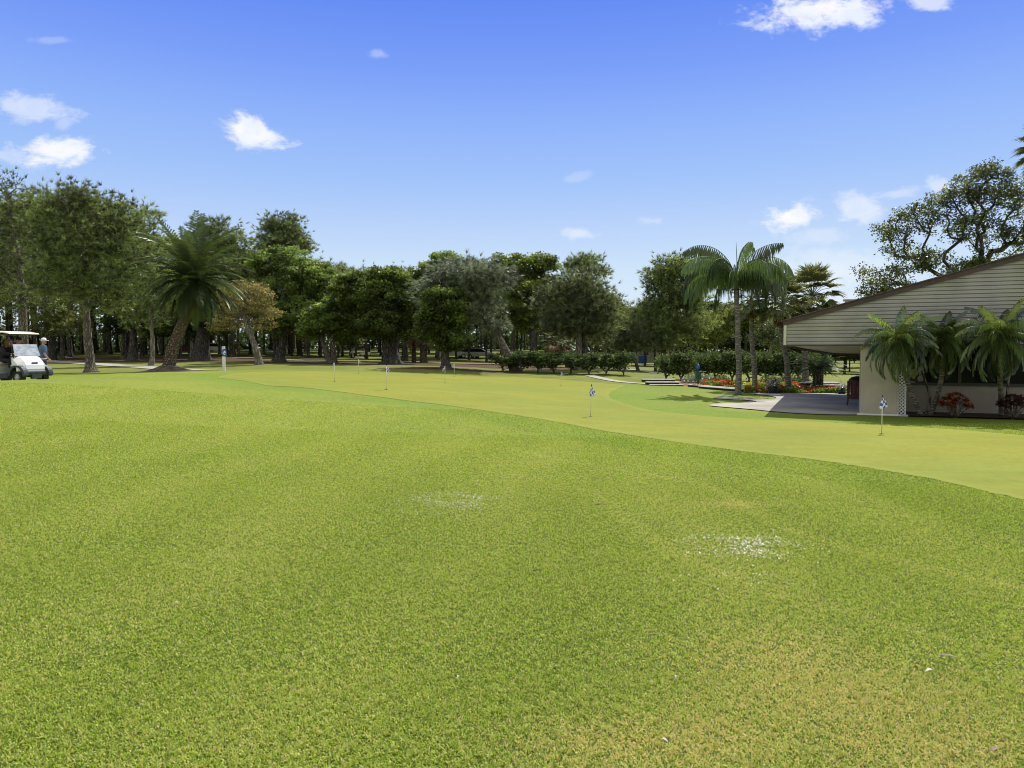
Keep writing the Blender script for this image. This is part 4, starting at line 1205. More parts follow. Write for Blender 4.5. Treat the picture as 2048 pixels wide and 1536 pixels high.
for i, (px, top, D) in enumerate([(1332, 712, 49), (1362, 706, 47.5), (1396, 703, 49), (1430, 704, 49), (1464, 703, 49), (1498, 704, 49), (1532, 704, 48.5), (1566, 705, 48.5), (1600, 706, 48), (1632, 707, 49)]):
    tm, fm = SHR[(i + 1) % 3]
    q = at(px, D); hh = P(px, top, q.y).z - q.z
    t = put_tree('shrub', '%s shrub from the left in the tall clipped hedge behind the flower beds' % labs2[i], q, tm, fm, 'shrub', 'tall hedge behind the flower beds')
    t.scale = (44 / F * D / 1.3, 44 / F * D / 1.3, hh / 1.78); t.rotation_euler = (0, 0, i * 2.1 + 1)

# ================================================================== CLUBHOUSE
BZ = -.33
UX, UY = .92, -.392
B_RZ = math.atan2(UY, UX)
BO = Vector((11.17, 24.0, BZ))
def B(u, v, z=0.0):
    return Vector((BO.x + UX * u - UY * v, BO.y + UY * u + UX * v, BZ + z))
M_siding = pbr('vinyl_siding', (.365, .36, .315), .55, .16, .7, .05, 60)
M_fascia = pbr('brown_fascia', (.085, .055, .05), .6, .2, 4)
M_shingle = pbr('roof_shingle', (.13, .11, .10), .9, .4, 9, .5, 40)
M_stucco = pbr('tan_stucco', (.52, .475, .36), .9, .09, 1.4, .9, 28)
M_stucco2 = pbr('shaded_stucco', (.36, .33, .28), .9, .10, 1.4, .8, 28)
M_soffit = pbr('porch_ceiling', (.62, .56, .44), .7, .12, 1.5, .1, 20)
M_white = pbr('white_paint', (.78, .78, .76), .5, .08, 5)
M_cream = pbr('cream_plastic', (.80, .74, .58), .4, .06, 3, coat=.2)
M_black = pbr('black_plastic', (.02, .02, .022), .5, .3, 8)
M_glass = pbr('dark_glass', (.008, .010, .011), .12, .3, 1.5, spec=.12)
M_trim = pbr('dark_frame', (.03, .03, .03), .4, .2, 6)

club = thing('clubhouse', 'low tan clubhouse with grey lap siding gable and a covered porch', 'building', BO, B_RZ)
UL, UR, RIDGE = -2.35, 20.35, 9.0
def rtop(u): return 3.04 + .283 * (min(u, 2 * RIDGE - u) - UL)
S0 = 2.24
# lap siding: each course a wedge, clipped by the rake
mb = MB(); ch = .118; z = S0; k = 0
def ulim(z_):
    lo = UL + max(0, (z_ - 3.04 + .10) / .283); return max(UL + .1, lo), min(UR - .1, 2 * RIDGE - lo)
while z < rtop(RIDGE) - .25:
    a0, a1 = ulim(z); b0, b1 = ulim(z + ch)
    if b1 <= b0: break
    # each course bows in the middle (double lap)
    zs = [z + .004, z + .022, z + ch * .5, z + ch * .55, z + ch - .006, z + ch]
    ys = [.008, -.022, -.014, -.018, -.004, .010]
    o_ = len(mb.v)
    for zz, yv in zip(zs, ys):
        f = (zz - z) / ch
        mb.v += [(a0 + (b0 - a0) * f, yv, zz), (a1 + (b1 - a1) * f, yv, zz)]
    for i in range(5): mb.f.append((o_ + 2 * i, o_ + 2 * i + 1, o_ + 2 * i + 3, o_ + 2 * i + 2))
    z += ch
mb.build('siding', M_siding, club)
# backing slab behind siding
mb = MB()
prof = [(UL + .02, S0 + .01), (UR - .02, S0 + .01), (UR - .02, 2.98), (RIDGE, rtop(RIDGE) - .06), (UL + .02, 2.98)]
mb.prism(prof, .03, .14)
mb.build('gable_backing', M_siding, club)
# rear gable, left fascia wall over the porch
mb = MB(); mb.box((UL + .045, -.01, (S0 + 3.0) / 2), (.09, .06, 3.0 - S0)); mb.build('corner_trim', pbr('trim_paint', (.62, .61, .52), .5, .05), club)
mb = MB(); mb.box((UL + .035, 5.2, (S0 + 2.98) / 2 + .004), (.05, 10.1, 2.98 - S0 - .02)); mb.build('side_siding', M_siding, club)
mb = MB(); mb.box(((UL + 1.0) / 2 + 4.2, -.005, S0 - .02), (12.0, .10, .045)); mb.build('bottom_trim', M_fascia, club)
# rake fascia
mb = MB()
for (ua, ub) in ((UL - .02, RIDGE), (UR + .02, RIDGE)):
    za, zb = rtop(ua) , rtop(ub)
    vs = [(ua, -.07, za - .15), (ub, -.07, zb - .15), (ub, -.07, zb), (ua, -.07, za), (ua, -.022, za - .15), (ub, -.022, zb - .15), (ub, -.022, zb), (ua, -.022, za)]
    mb.add(vs, [(0, 1, 2, 3), (7, 6, 5, 4), (0, 4, 5, 1), (3, 2, 6, 7), (0, 3, 7, 4), (1, 5, 6, 2)])
mb.build('rake_board', M_fascia, club)
mb = MB()
for (ua, ub) in ((UL - .10, RIDGE), (UR + .10, RIDGE)):
    za, zb = rtop(ua) + .004, rtop(ub) + .004
    vs = [(ua, -.12, za), (ub, -.12, zb), (ub, 13, zb), (ua, 13, za), (ua, -.12, za + .035), (ub, -.12, zb + .035), (ub, 13, zb + .035), (ua, 13, za + .035)]
    mb.add(vs, [(0, 1, 2, 3)[::-1], (4, 5, 6, 7), (0, 1, 5, 4), (2, 3, 7, 6), (0, 4, 7, 3), (1, 2, 6, 5)])
roof = mb.build('roof', M_shingle, club)
# chimney vent on the far slope
mb = MB(); mb.box((-.15, 10.7, 3.9), (.45, .45, .8)); mb.box((-.15, 10.7, 4.32), (.6, .6, .06)); mb.box((-.15, 10.46, 4.12), (.2, .04, .12))
mb.build('chimney', pbr('pale_chimney', (.55, .53, .48), .9, .2, 4), club)
# porch ceiling: slopes down to the back beam
def L(px, py, D):
    q = P(px, py, D) - BO
    return Vector((UX * q.x + UY * q.y, -UY * q.x + UX * q.y, q.z))
c0 = Vector((UL + .06, .15, S0 + .0)); c1 = Vector((1.3, .15, S0 + .0)); c2 = L(1730, 707.5, 29.5); c3 = L(1668, 706.5, 30.2)
mb = MB(); up = Vector((0, 0, .05))
mb.add([c0, c1, c2, c3, c0 + up, c1 + up, c2 + up, c3 + up], [(0, 1, 2, 3), (7, 6, 5, 4), (0, 4, 5, 1), (1, 5, 6, 2), (2, 6, 7, 3), (3, 7, 4, 0)])
mb.build('porch_ceiling', M_soffit, club)
mb = MB()
mb.tube([c3 + Vector((-.02, 0, -.03)), c2 + Vector((0, 0, -.03))], .045, 4); mb.tube([c0 + Vector((0, 0, -.02)), c3 * .5 + c0 * .5 + Vector((-.03, 0, -.05)), c3 + Vector((-.02, 0, -.03))], .04, 4)
mb.build('porch_beam', M_fascia, club)
# tan pier, lattice, set-back wall with windows
mb = MB(); mb.box((.5275, .68, 1.075), (1.055, 1.26, 2.31)); mb.build('pier', M_stucco, club, bevel=.015)
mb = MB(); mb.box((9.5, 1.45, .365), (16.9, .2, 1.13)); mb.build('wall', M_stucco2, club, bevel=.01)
mb = MB(); mb.box((9.5, 1.42, .952), (16.9, .3, .04)); mb.build('sill', M_trim, club)
mb = MB(); mb.box((9.5, .75, S0 + .03), (16.88, 1.2, .05)); mb.build('overhang_ceiling', M_soffit, club)
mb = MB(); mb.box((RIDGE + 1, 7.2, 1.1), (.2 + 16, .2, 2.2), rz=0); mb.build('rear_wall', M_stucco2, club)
for i in range(9):
    u0 = 1.08 + i * 1.85; u1 = u0 + 1.85
    fr = MB()
    fr.box(((u0 + u1) / 2, 1.40, .995), (1.85, .08, .045)); fr.box(((u0 + u1) / 2, 1.40, 2.215), (1.85, .08, .05))
    fr.box((u0 + .022, 1.40, 1.6), (.044, .084, 1.17)); fr.box((u1 - .023, 1.40, 1.6), (.044, .084, 1.17))
    w_ = fr.build('window', M_trim, club)
    p_ = MB(); p_.box(((u0 + u1) / 2, 1.43, 1.6), (1.77, .015, 1.17)); p_.build('pane', M_glass, w_)
# flat board in front of the first window pane, with pale and yellow shapes
hang = thing('window_panel', 'black panel with yellow and white shapes showing in the first clubhouse window', 'panel', B(1.62, 1.352, .99), B_RZ)
mb = MB(); mb.box((0, 0, .30), (.62, .014, .58)); mb.build('board', M_black, hang)
M_yel = pbr('yellow_paint', (.50, .50, .05), .5, .2, 6); M_pal = pbr('pale_paint', (.42, .44, .46), .5, .35, 6)
def flatpoly(pts, y): 
    m_ = MB(); k_ = len(pts)
    m_.add([(x, y, z) for x, z in pts] + [(x, y + .004, z) for x, z in pts], [tuple(range(k_)), tuple(range(k_, 2 * k_))[::-1]] + [(i, k_ + i, k_ + (i + 1) % k_, (i + 1) % k_) for i in range(k_)])
    return m_
flatpoly([(-.27, .40), (-.24, .46), (-.1, .45), (.02, .47), (.10, .42), (.12, .30), (.06, .22), (.02, .14), (-.04, .16), (-.07, .28), (-.14, .30), (-.2, .26), (-.22, .18), (-.28, .16)], -.012).build('yellow_shape', M_yel, hang)
flatpoly([(.1, .52), (.2, .57), (.29, .50), (.28, .42), (.2, .40), (.22, .30), (.29, .2), (.27, .08), (.14, .06), (.10, .16), (.15, .26)], -.0125).build('pale_shape', M_pal, hang)
flatpoly([(-.29, .55), (-.26, .58), (-.06, .58), (-.04, .55)], -.0125).build('pale_stripe', M_pal, hang)
flatpoly([(-.28, .05), (-.1, .08), (0, .06), (.06, .02), (-.28, .02)], -.0125).build('pale_shape', M_pal, hang)

# lattice
lat = thing('lattice_panel', 'narrow white garden lattice panel beside the tan pier', 'lattice', B(1.06, .12, 0), B_RZ)
mb = MB(); W0, H0 = .25, 2.2
mb.box((.012, 0, H0 / 2), (.024, .03, H0)); mb.box((W0 - .012, 0, H0 / 2), (.024, .03, H0)); mb.box((W0 / 2, 0, .012), (W0 - .05, .028, .024)); mb.box((W0 / 2, 0, H0 - .012), (W0 - .05, .028, .024))
mb.build('frame', M_white, lat)
mb = MB()
for sgn in (-1, 1):
    zz = -W0
    while zz < H0:
        # clip the diagonal to the frame
        x0_, z0_, x1_, z1_ = 0.0, zz, W0, zz + W0
        if z0_ < 0: x0_, z0_ = -zz, 0.0
        if z1_ > H0: x1_, z1_ = W0 - (z1_ - H0), H0
        if x1_ - x0_ > .02:
            if sgn < 0: x0_, x1_ = W0 - x0_, W0 - x1_
            a_ = Vector((x0_, -.006 * sgn, z0_)); b_ = Vector((x1_, -.006 * sgn, z1_)); c_ = (a_ + b_) / 2; d_ = b_ - a_
            mb.box(c_, (d_.length, .008, .026), ry=-math.atan2(d_.z, d_.x))
        zz += .105
mb.build('slats', M_white, lat)
mb = MB(); mb.tube([B(-.1 + .0, -.22, .035) , B(1.35, -.2, .035)], .032, 8)
tag(mb.build('drain_pipe', M_white, None), 'white pipe lying on the ground at the foot of the tan pier', 'pipe')
# mulch bed under the overhang
M_mulch = pbr('dark_mulch', (.075, .05, .035), .95, .5, 14, 1.0, 30)
bed = [B(1.1, -.25), B(4.5, -.35), B(9, -.3), B(17, -.3), B(17, 1.34), B(9, 1.34), B(1.1, 1.34)]
sheet('mulch_bed', [(b_.x, b_.y) for b_ in bed], .05, .25, M_mulch)

# ------------------------------------------------------------------ dwarf date palms in front of the clubhouse
def dwarf_palm(label, stems, seed, Lf=1.35, k=30):
    """stems: list of (list of (px,py,D), has_crown)"""
    b0 = P(*stems[0][0][0]); base = Vector((b0.x, b0.y, H(b0.x, b0.y)))
    t = thing('dwarf_palm', label, 'palm', base, 0, 'dwarf date palms along the clubhouse wall')
    rs = np.random.default_rng(seed)
    for pts, crown in stems:
        tp = [P(*q) - base for q in pts]; tp[0].z = -.08
        v_, f_ = palm_trunk(tp, .075 if crown else .04, .065 if crown else .03, 0, .06, n=10, seed=seed)
        link('trunk', np_mesh('trunk', v_, [f_], M_palm_bark if crown else M_bark_pine), t)
        if crown:
            palm_crown(int(k * 1.4), Lf * .93, rs, (1.35, -.85), 1.7, M_palmY, None, t, tp[-1], n=30, leafL=.31, hang=.5, vee=.08, width=.023, plume=.05, taper_in=.08)
    return t
dwarf_palm('dwarf palm with a trunk leaning left across the lattice panel', [([(1846, 829, 23.6), (1826, 795, 23.3), (1812, 755, 22.9), (1800, 718, 22.6), (1796, 680, 22.4)], True)], 301, 1.45, 34)
dwarf_palm('dwarf palm with a trunk leaning right, in the middle of the three', [([(1858, 828, 23.7), (1872, 800, 23.4), (1882, 760, 23.0), (1886, 715, 22.6), (1886, 678, 22.4)], True),
                                                                             ([(1850, 829, 23.8), (1860, 800, 23.9), (1853, 770, 24.0), (1843, 740, 24.1)], False)], 302, 1.35, 32)
dwarf_palm('fullest dwarf palm, nearest the right edge of the photo', [([(2003, 833, 23.2), (2002, 790, 22.6), (1999, 740, 21.8), (2001, 672, 21.4)], True), ([(2010, 833, 23.4), (2014, 790, 23.0), (2018, 750, 22.8)], False)], 303, 1.55, 40)

# crotons
M_croton = leaf_mat('croton_leaves', (.42, .06, .05), (.5, .09, .04), .3, .14, .3, hue2=(1.6, 5.5, 1.4))
M_crotonD = leaf_mat('dark_croton_leaves', (.10, .028, .028), (.12, .03, .02), .3, .10, .3)
def croton(label, px, D, hh, ww, mat, seed, k=26):
    q = at(px, D); rs = np.random.default_rng(seed)
    t = thing('croton_bush', label, 'plant', q)
    st = []; V_ = []; Q_ = []; sh = []; o_ = 0
    for i in range(k):
        d_ = rs.normal(size=3); d_[2] = abs(d_[2]); d_ /= np.linalg.norm(d_)
        c = np.array([0, 0, hh * .42]) + d_ * np.array([ww * .42, ww * .42, hh * .48])
        st.append((np.array([0, 0, -.03]), c * np.array([.5, .5, .55]), .014, .01)); st.append((c * np.array([.5, .5, .55]), c, .01, .007))
        tone = rs.random()
        for j in range(16):
            az = j * 2.4 + rs.normal() * .2; el = 1.2 - 1.3 * j / 15
            dd = np.array([math.cos(az) * math.cos(el), math.sin(az) * math.cos(el), math.sin(el)])
            sd_ = np.array([-math.sin(az), math.cos(az), 0]); ll = rs.uniform(.12, .18)
            p0 = c + dd * .01; p1 = c + dd * ll * .55; p2 = p1 + (dd * .8 + np.array([0, 0, -.4])) * ll * .45
            V_ += [p0, p1 - sd_ * .028, p2, p1 + sd_ * .028]; Q_.append((o_, o_ + 1, o_ + 2, o_ + 3)); o_ += 4
            sh.append((1.3 if (tone > .72 and j < 8) else rs.uniform(.35, .95)) * rs.uniform(.85, 1.1))
    v, qd = tubes_np(st, 5)
    link('stems', np_mesh('stems', v, [qd], M_bark_pine), t); link('leaves', np_mesh('leaves', V_, [np.array(Q_)], mat, sh), t)
croton('red and yellow croton bush against the shaded clubhouse wall', 1912, 22.85, .80, .95, M_croton, 401, 34)
croton('dark leafed bush at the foot of the right-hand dwarf palm', 2028, 22.2, .78, .9, M_crotonD, 402, 30)

# ================================================================== FLAGS ON THE PUTTING GREEN
M_navy = pbr('flag_blue', (.03, .09, .62), .8, .1, 8); M_fw = pbr('flag_white', (.82, .82, .80), .8, .04, 8)
M_pole = pbr('pole_paint', (.74, .72, .55), .4, .05, 4)
def cloth_mat(): pass
def flag_mesh(mode, seed):
    rs = np.random.default_rng(seed); nu, nv = 10, 8
    vs = []; fs = []; mi = []
    ph = rs.uniform(0, 6)
    for j in range(nv + 1):
        for i in range(nu + 1):
            u, v = i / nu, j / nv
            if mode == 'kite':   # hanging folded round the pole: a kite shape
                a = (u - .35) * 1.0
                x = a * .24 * (v ** .8 * (1 - .25 * v)) + .012 * math.sin(u * 9 + ph)
                y = -.02 - .05 * math.sin(u * 6 + ph) * v
                z = -.03 - .27 * v * (1 - abs(a) * .38)
            else:                # blown gently to one side and sagging
                s_ = 1 if mode == 'right' else -1
                x = s_ * u * (.10 + .05 * v)
                y = .03 * math.sin(u * 7 + v * 3 + ph)
                z = -.02 - .15 * v - .14 * u ** 1.1 - .02 * math.sin(u * 5 + ph)
            vs.append((x, y, z))
    for j in range(nv):
        for i in range(nu):
            a = j * (nu + 1) + i
            fs.append((a, a + 1, a + nu + 2, a + nu + 1)); mi.append(((i // 2) + (j // 2)) % 2)
    me = np_mesh('flag', vs, [np.array(fs)], M_navy, smooth=True); me.materials.append(M_fw)
    me.polygons.foreach_set('material_index', mi)
    return me
flags = [(1181, 834, 19.9, 771, 'kite', 'checkered putting flag in the middle of the green, the second largest', 4),
         (1765.5, 868, 16.8, 793, 'kite', 'nearest and largest checkered putting flag, in front of the tan pier', 0),
         (772, 777, 25.5, 730, 'right', 'checkered putting flag blown right, third pole from the left', 3),
         (669, 763, 33, 724, 'left', 'leftmost checkered putting flag on the green', 0),
         (717, 747, 42, 717, 'right', 'small pale putting flag at the far left edge, second pole from the left', 1),
         (890, 766, 36.5, 731, 'left', 'checkered putting flag in front of the flared dark tree trunk', 0),
         (908.5, 753, 45, 726, 'left', 'farthest putting flag, just right of the flared dark tree trunk', 0),
         (1122, 772, 39.5, 741, 'kite', 'small checkered putting flag in front of the row of shrubs', 2)]
for i, (px, py, D, top, mode, lab, ld) in enumerate(flags):
    b0 = at(px, D); hh = P(px, top, D).z - b0.z; hh = max(.7, min(1.0, hh))
    t = thing('putting_flag', lab, 'golf flag', b0, 0, 'checkered flags on the putting green')
    mb = MB(); mb.tube([(0, 0, -.08), (ld * .007, 0, hh)], [.011, .009], 8); mb.build('pole', M_pole, t, smooth=True)
    mb = MB(); mb.tube([(ld * .007, 0, hh - .02), (ld * .007, 0, hh + .03)], [.016, .012], 8); mb.build('finial', M_black, t)
    f_ = link('flag', flag_mesh(mode, 500 + i), t, (ld * .007, 0, hh))
    mb = MB(); mb.lathe([(.05, 0), (.054, .0), (.054, .014), (.05, .014)], 20); mb.box((0, 0, .006), (.07, .07, .006)); mb.build('cup', M_black, t)

# ================================================================== WHITE SIGN POST
q = at(448.5, 42)
sp = thing('sign_post', 'white square post with a round-topped blue sign at the edge of the green', 'sign', q, R(14))
mb = MB(); mb.box((0, 0, .64), (.15, .15, 1.36)); mb.prism([(-.085, 1.32), (.085, 1.32), (.05, 1.37), (-.05, 1.37)], -.085, .085); mb.build('post', M_white, sp, bevel=.006)
M_sblue = pbr('sign_blue', (.025, .075, .40), .35, .1, 5); M_sw = pbr('sign_white', (.85, .87, .9), .5, .03)
pts = [(-.07, .83), (.16, .79), (.165, 1.12)] + [(.04 + .122 * math.cos(a), 1.12 + .11 * math.sin(a)) for a in np.linspace(.1, math.pi - .1, 10)] + [(-.075, 1.12)]
sg = flatpoly(pts, -.10).build('sign_panel', M_sblue, sp)
flatpoly([(-.05, 1.06), (.02, 1.075), (.045, 1.13), (.085, 1.12), (.11, 1.07), (.12, 1.01), (.07, 1.0), (.03, 1.03), (-.05, 1.035)], -.105).build('arrow_mark', M_sw, sg)
flatpoly([(-.04, .985), (.0, .99), (.03, .955), (.09, .95), (.1, .905), (.05, .90), (.01, .92)], -.105).build('arrow_mark', M_sw, sg)
flatpoly([(-.06, .999), (.15, .985), (.15, .992), (-.06, 1.006)], -.1045).build('divider', M_sw, sg)

# ================================================================== GARDEN AND PATIO THINGS
M_red = leaf_mat('red_petals', (.62, .012, .018), (.7, .02, .02), .3, .02)
M_wht = leaf_mat('white_petals', (.72, .62, .70), (.6, .5, .6), .3, .02)
M_ylw = leaf_mat('yellow_petals', (.75, .62, .03), (.7, .6, .03), .3, .02)
M_bedg = leaf_mat('bedding_leaves', (.20, .29, .05), (.34, .46, .06), .4, .06)
def flower_bed(label, corners, hh, dens, petal, seed, cover=.55, front=0):
    """corners: (px, D) outline"""
    rs = np.random.default_rng(seed)
    poly = np.array([g2(*c) for c in corners])
    ar = .5 * abs(np.dot(poly[:, 0], np.roll(poly[:, 1], 1)) - np.dot(poly[:, 1], np.roll(poly[:, 0], 1)))
    k = int(ar * dens * 6)
    x = rs.uniform(poly[:, 0].min(), poly[:, 0].max(), k * 3); y = rs.uniform(poly[:, 1].min(), poly[:, 1].max(), k * 3)
    m_ = inside(poly, x, y); x, y = x[m_][:k], y[m_][:k]
    hv = hh * (.75 + .35 * np.sin(x * 3 + np.sin(y * 4) * 2))
    z = Hn(x, y) + rs.random(len(x)) ** .7 * hv
    v, qd = leaf_quads(np.column_stack([x, y, z]), .05, rs, .4)
    o_ = link('flower_bed', np_mesh('flower_bed', v, [qd], M_bedg, rs.uniform(.6, 1.3, len(x))))
    tag(o_, label, 'flower bed')
    kf = int(ar * dens * cover)
    sel = rs.choice(len(x), min(kf * 2, len(x)), replace=False)
    cl = np.sin(x[sel] * 5 + 1) + np.sin(y[sel] * 9 + x[sel] * 3) > -.6
    sel = sel[cl][:kf]
    c = np.column_stack([x[sel], y[sel], Hn(x[sel], y[sel]) + hv[sel] * rs.uniform(.85, 1.15, len(sel))])
    v, qd = leaf_quads(c, .055, rs, .5, aspect=.9)
    fo = link('blossoms', np_mesh('blossoms', v, [qd], petal, rs.uniform(.7, 1.2, len(sel))), o_)
    fo['kind'] = 'stuff'
flower_bed('long front bed of red flowers edging the patio', [(1488, 35.6), (1530, 35.2), (1600, 35.1), (1695, 35.1), (1698, 35.9), (1600, 36.6), (1540, 37.5), (1492, 37.2)], .26, 260, M_red, 411, .28)
flower_bed('rear bed of red flowers left of the queen palm', [(1400, 40.2), (1470, 39.6), (1486, 39.6), (1486, 41.5), (1440, 42.3), (1405, 42.2)], .32, 240, M_red, 412, .4)
flower_bed('rear bed of red flowers behind the two fan palm trunks', [(1512, 39.8), (1614, 39.6), (1614, 42), (1515, 42)], .3, 230, M_red, 413, .35)
flower_bed('small clump of yellow flowers beside the slender fan palm trunk', [(1489, 38.0), (1510, 38.0), (1510, 38.9), (1489, 38.9)], .38, 300, M_ylw, 414, .9)
flower_bed('few white flowers right of the queen palm trunk', [(1483, 39), (1490, 39), (1490, 40), (1483, 40)], .3, 200, M_wht, 415, .6)
def pot(label, px, D, r, hh, seed, petal, tall=0):
    q = at(px, D); rs = np.random.default_rng(seed)
    t = thing('flower_pot', label, 'flower pot', q)
    mb = MB(); mb.lathe([(r * .72, 0), (r * .95, hh * .5), (r, hh * .9), (r * 1.08, hh * .92), (r * 1.08, hh), (r * .9, hh), (r * .88, hh * .85)], 20); mb.build('pot', pbr('pot_glaze', (.015, .02, .035), .3, .3, 5), t, smooth=False)
    c = rs.normal(size=(420, 3)) * np.array([r * .6, r * .6, r * .35]) + np.array([0, 0, hh + r * .4])
    v, qd = leaf_quads(c, .045, rs); link('foliage', np_mesh('foliage', v, [qd], M_bedg, rs.uniform(.5, 1.2, 420)), t)
    c = rs.normal(size=(90, 3)) * np.array([r * .65, r * .65, r * .3]) + np.array([0, 0, hh + r * .75])
    v, qd = leaf_quads(c, .055, rs, aspect=.95); link('blossoms', np_mesh('blossoms', v, [qd], petal, rs.uniform(.7, 1.2, 90)), t)
    if tall:
        V_ = []; Q_ = []
        for i in range(22):
            az = i * 2.4; a = np.array([0, 0, hh]); b_ = a + np.array([math.cos(az) * .12, math.sin(az) * .12, tall * .6]); e_ = a + np.array([math.cos(az) * .3, math.sin(az) * .3, tall * rs.uniform(.7, 1)])
            s_ = np.array([-math.sin(az), math.cos(az), 0]) * .014; o_ = len(V_); V_ += [a - s_, a + s_, b_ + s_, b_ - s_, e_]; Q_.append((o_, o_ + 1, o_ + 2, o_ + 3)); Q_.append((o_ + 3, o_ + 2, o_ + 4, o_ + 4))
        link('grass_blades', np_mesh('grass_blades', V_, [np.array([q_ for q_ in Q_ if q_[2] != q_[3]])], M_crotonD, np.ones(22)), t)
pot('dark blue pot of white and pink flowers with a dark spiky plant', 1547, 34.9, .24, .34, 421, M_wht, .62)
pot('dark pot of white flowers at the right end of the front flower bed', 1684, 34.6, .2, .2, 422, M_wht)

# cycad on its mound
M_rmulch = pbr('red_mulch', (.27, .105, .065), .95, .45, 14, 1.0, 25)
def mound(name, px, D, rx, ry, hh, mat):
    q = at(px, D); vs = []; fs = []
    for i in range(9):
        for j in range(30):
            rr = i / 8; an = 2 * math.pi * j / 30
            wob = 1 + .12 * math.sin(3 * an + px)
            x_, y_ = q.x + rr * rx * wob * math.cos(an), q.y + rr * ry * wob * math.sin(an)
            vs.append((x_, y_, H(x_, y_) + hh * (1 - rr ** 2) + (.012 if i < 8 else -.05)))
    for i in range(8):
        for j in range(30): fs.append((i * 30 + j, i * 30 + (j + 1) % 30, (i + 1) * 30 + (j + 1) % 30, (i + 1) * 30 + j))
    o_ = link(name, np_mesh(name, vs, [np.array(fs)], mat, smooth=True)); o_['kind'] = 'structure'
mound('mulch_mound', 1650, 40.5, 1.5, 2.2, .30, M_rmulch)
mound('mulch_mound', 1385, 44, 1.3, 3.2, .12, M_rmulch)
q = at(1635, 38.2)
cy = thing('cycad', 'sago cycad with a stout black trunk and stiff arching fronds, under the porch', 'cycad', q)
v_, f_ = palm_trunk([np.array((0, 0, -.1)), np.array((.02, 0, .5)), np.array((.03, 0, 1.05))], .27, .25, 0, .06, seed=9)
link('trunk', np_mesh('trunk', v_, [f_], M_bark_dark), cy)
rs = np.random.default_rng(430)
M_cyc = leaf_mat('cycad_leaflets', (.07, .095, .055), (.12, .16, .06), .25, .06, .45)
palm_crown(34, 1.45, rs, (1.0, .05), 1.0, M_cyc, None, cy, Vector((.03, 0, 1.05)), n=34, leafL=.24, hang=.05, vee=.2, width=.020, taper_in=.06)

# mounded plants in front of the hedge
def mounded(label, px, D, ww, hh, mat, seed, k=1500, leaf=.06):
    q = at(px, D); rs = np.random.default_rng(seed)
    t = thing('low_shrub', label, 'shrub', q)
    d_ = rs.normal(size=(k, 3)); d_[:, 2] = abs(d_[:, 2]); d_ /= np.linalg.norm(d_, axis=1, keepdims=True)
    c = d_ * (rs.random(k) ** .35)[:, None] * np.array([ww / 2, ww / 2, hh])
    v, qd = leaf_quads(c, leaf, rs, .3, aspect=.3); link('foliage', np_mesh('foliage', v, [qd], mat, rs.uniform(.5, 1.4, k)), t)
    segs = [(np.zeros(3), c[i] * .9, .012, .006) for i in range(14)]
    v, qd = tubes_np(segs, 4); link('stems', np_mesh('stems', v, [qd], M_bark_pine), t)
mounded('grey-green mounded shrub beside the green ball washer', 1386, 43.6, 1.45, .70, M_blue, 431)
mounded('second grey-green mound, right behind the ball washer', 1412, 44.5, 1.2, .62, M_blue, 432)
mounded('dark mounded shrub behind the left flower bed', 1442, 43.5, 1.3, .62, M_hedge, 433)
mounded('low dark shrub between the two fan palm trunks', 1540, 43, 1.5, .66, M_hedge, 434)
mounded('low dark shrub left of the brown palm trunk', 1576, 43.5, 1.5, .68, M_hedge, 435)
mounded('low dark shrub behind the brown palm trunk', 1604, 43, 1.2, .66, M_hedge, 436)

# steps and edging
M_slab = pbr('pale_step', (.62, .60, .55), .8, .1, 3, .2, 20); M_riser = pbr('dark_timber', (.03, .028, .026), .9, .3, 6)
def steps(label, px0, px1, D, k, run, rise, skew=0.0):
    a = at(px0, D); b = at(px1, D); c = (a + b) / 2; wd = (b - a).length
    t = thing('garden_steps', label, 'steps', c)
    for i in range(k):
        m_ = MB(); x_ = skew * i
        m_.box((x_, i * run, .06 + i * rise), (wd, run + .06, .05)); st = m_.build('step', M_slab, t, bevel=.008)
        m_ = MB(); m_.box((x_, i * run + .03, .02 + i * rise - .045), (wd - .02, run - .1, .11 + (0 if i else .05))); m_.build('riser', M_riser, st)
steps('three broad timber steps at the left of the garden', 1299, 1366, 41.6, 3, .42, .13, -.14)
steps('pale steps seen under the porch beside the tan pier', 1672, 1745, 36.8, 4, .75, .10, -.25)
def curb(label, pts, off=0):
    m_ = MB(); ps = [at(px, D) for px, D in pts]
    for a, b in zip(ps[:-1], ps[1:]):
        d_ = b - a; c = (a + b) / 2 + Vector((0, 0, .05)); m_.box(c, (d_.length + .02, .16, .1), rz=math.atan2(d_.y, d_.x))
    o_ = m_.build('edging_timber', M_riser, None, bevel=.01); tag(o_, label, 'edging')
    m_ = MB()
    for a, b in zip(ps[:-1], ps[1:]):
        d_ = b - a; c = (a + b) / 2 + Vector((0, 0.0, .118)); m_.box(c, (d_.length + .02, .24, .036), rz=math.atan2(d_.y, d_.x))
    cap = m_.build('cap', M_slab, o_, bevel=.005)
curb('long pale-capped garden edging in front of the mounded shrubs', [(1378, 41.0), (1420, 39.4), (1460, 38.0), (1486, 37.3)])
curb('second pale-capped edging just nearer than the long one', [(1400, 39.3), (1450, 37.4), (1486, 36.5)])

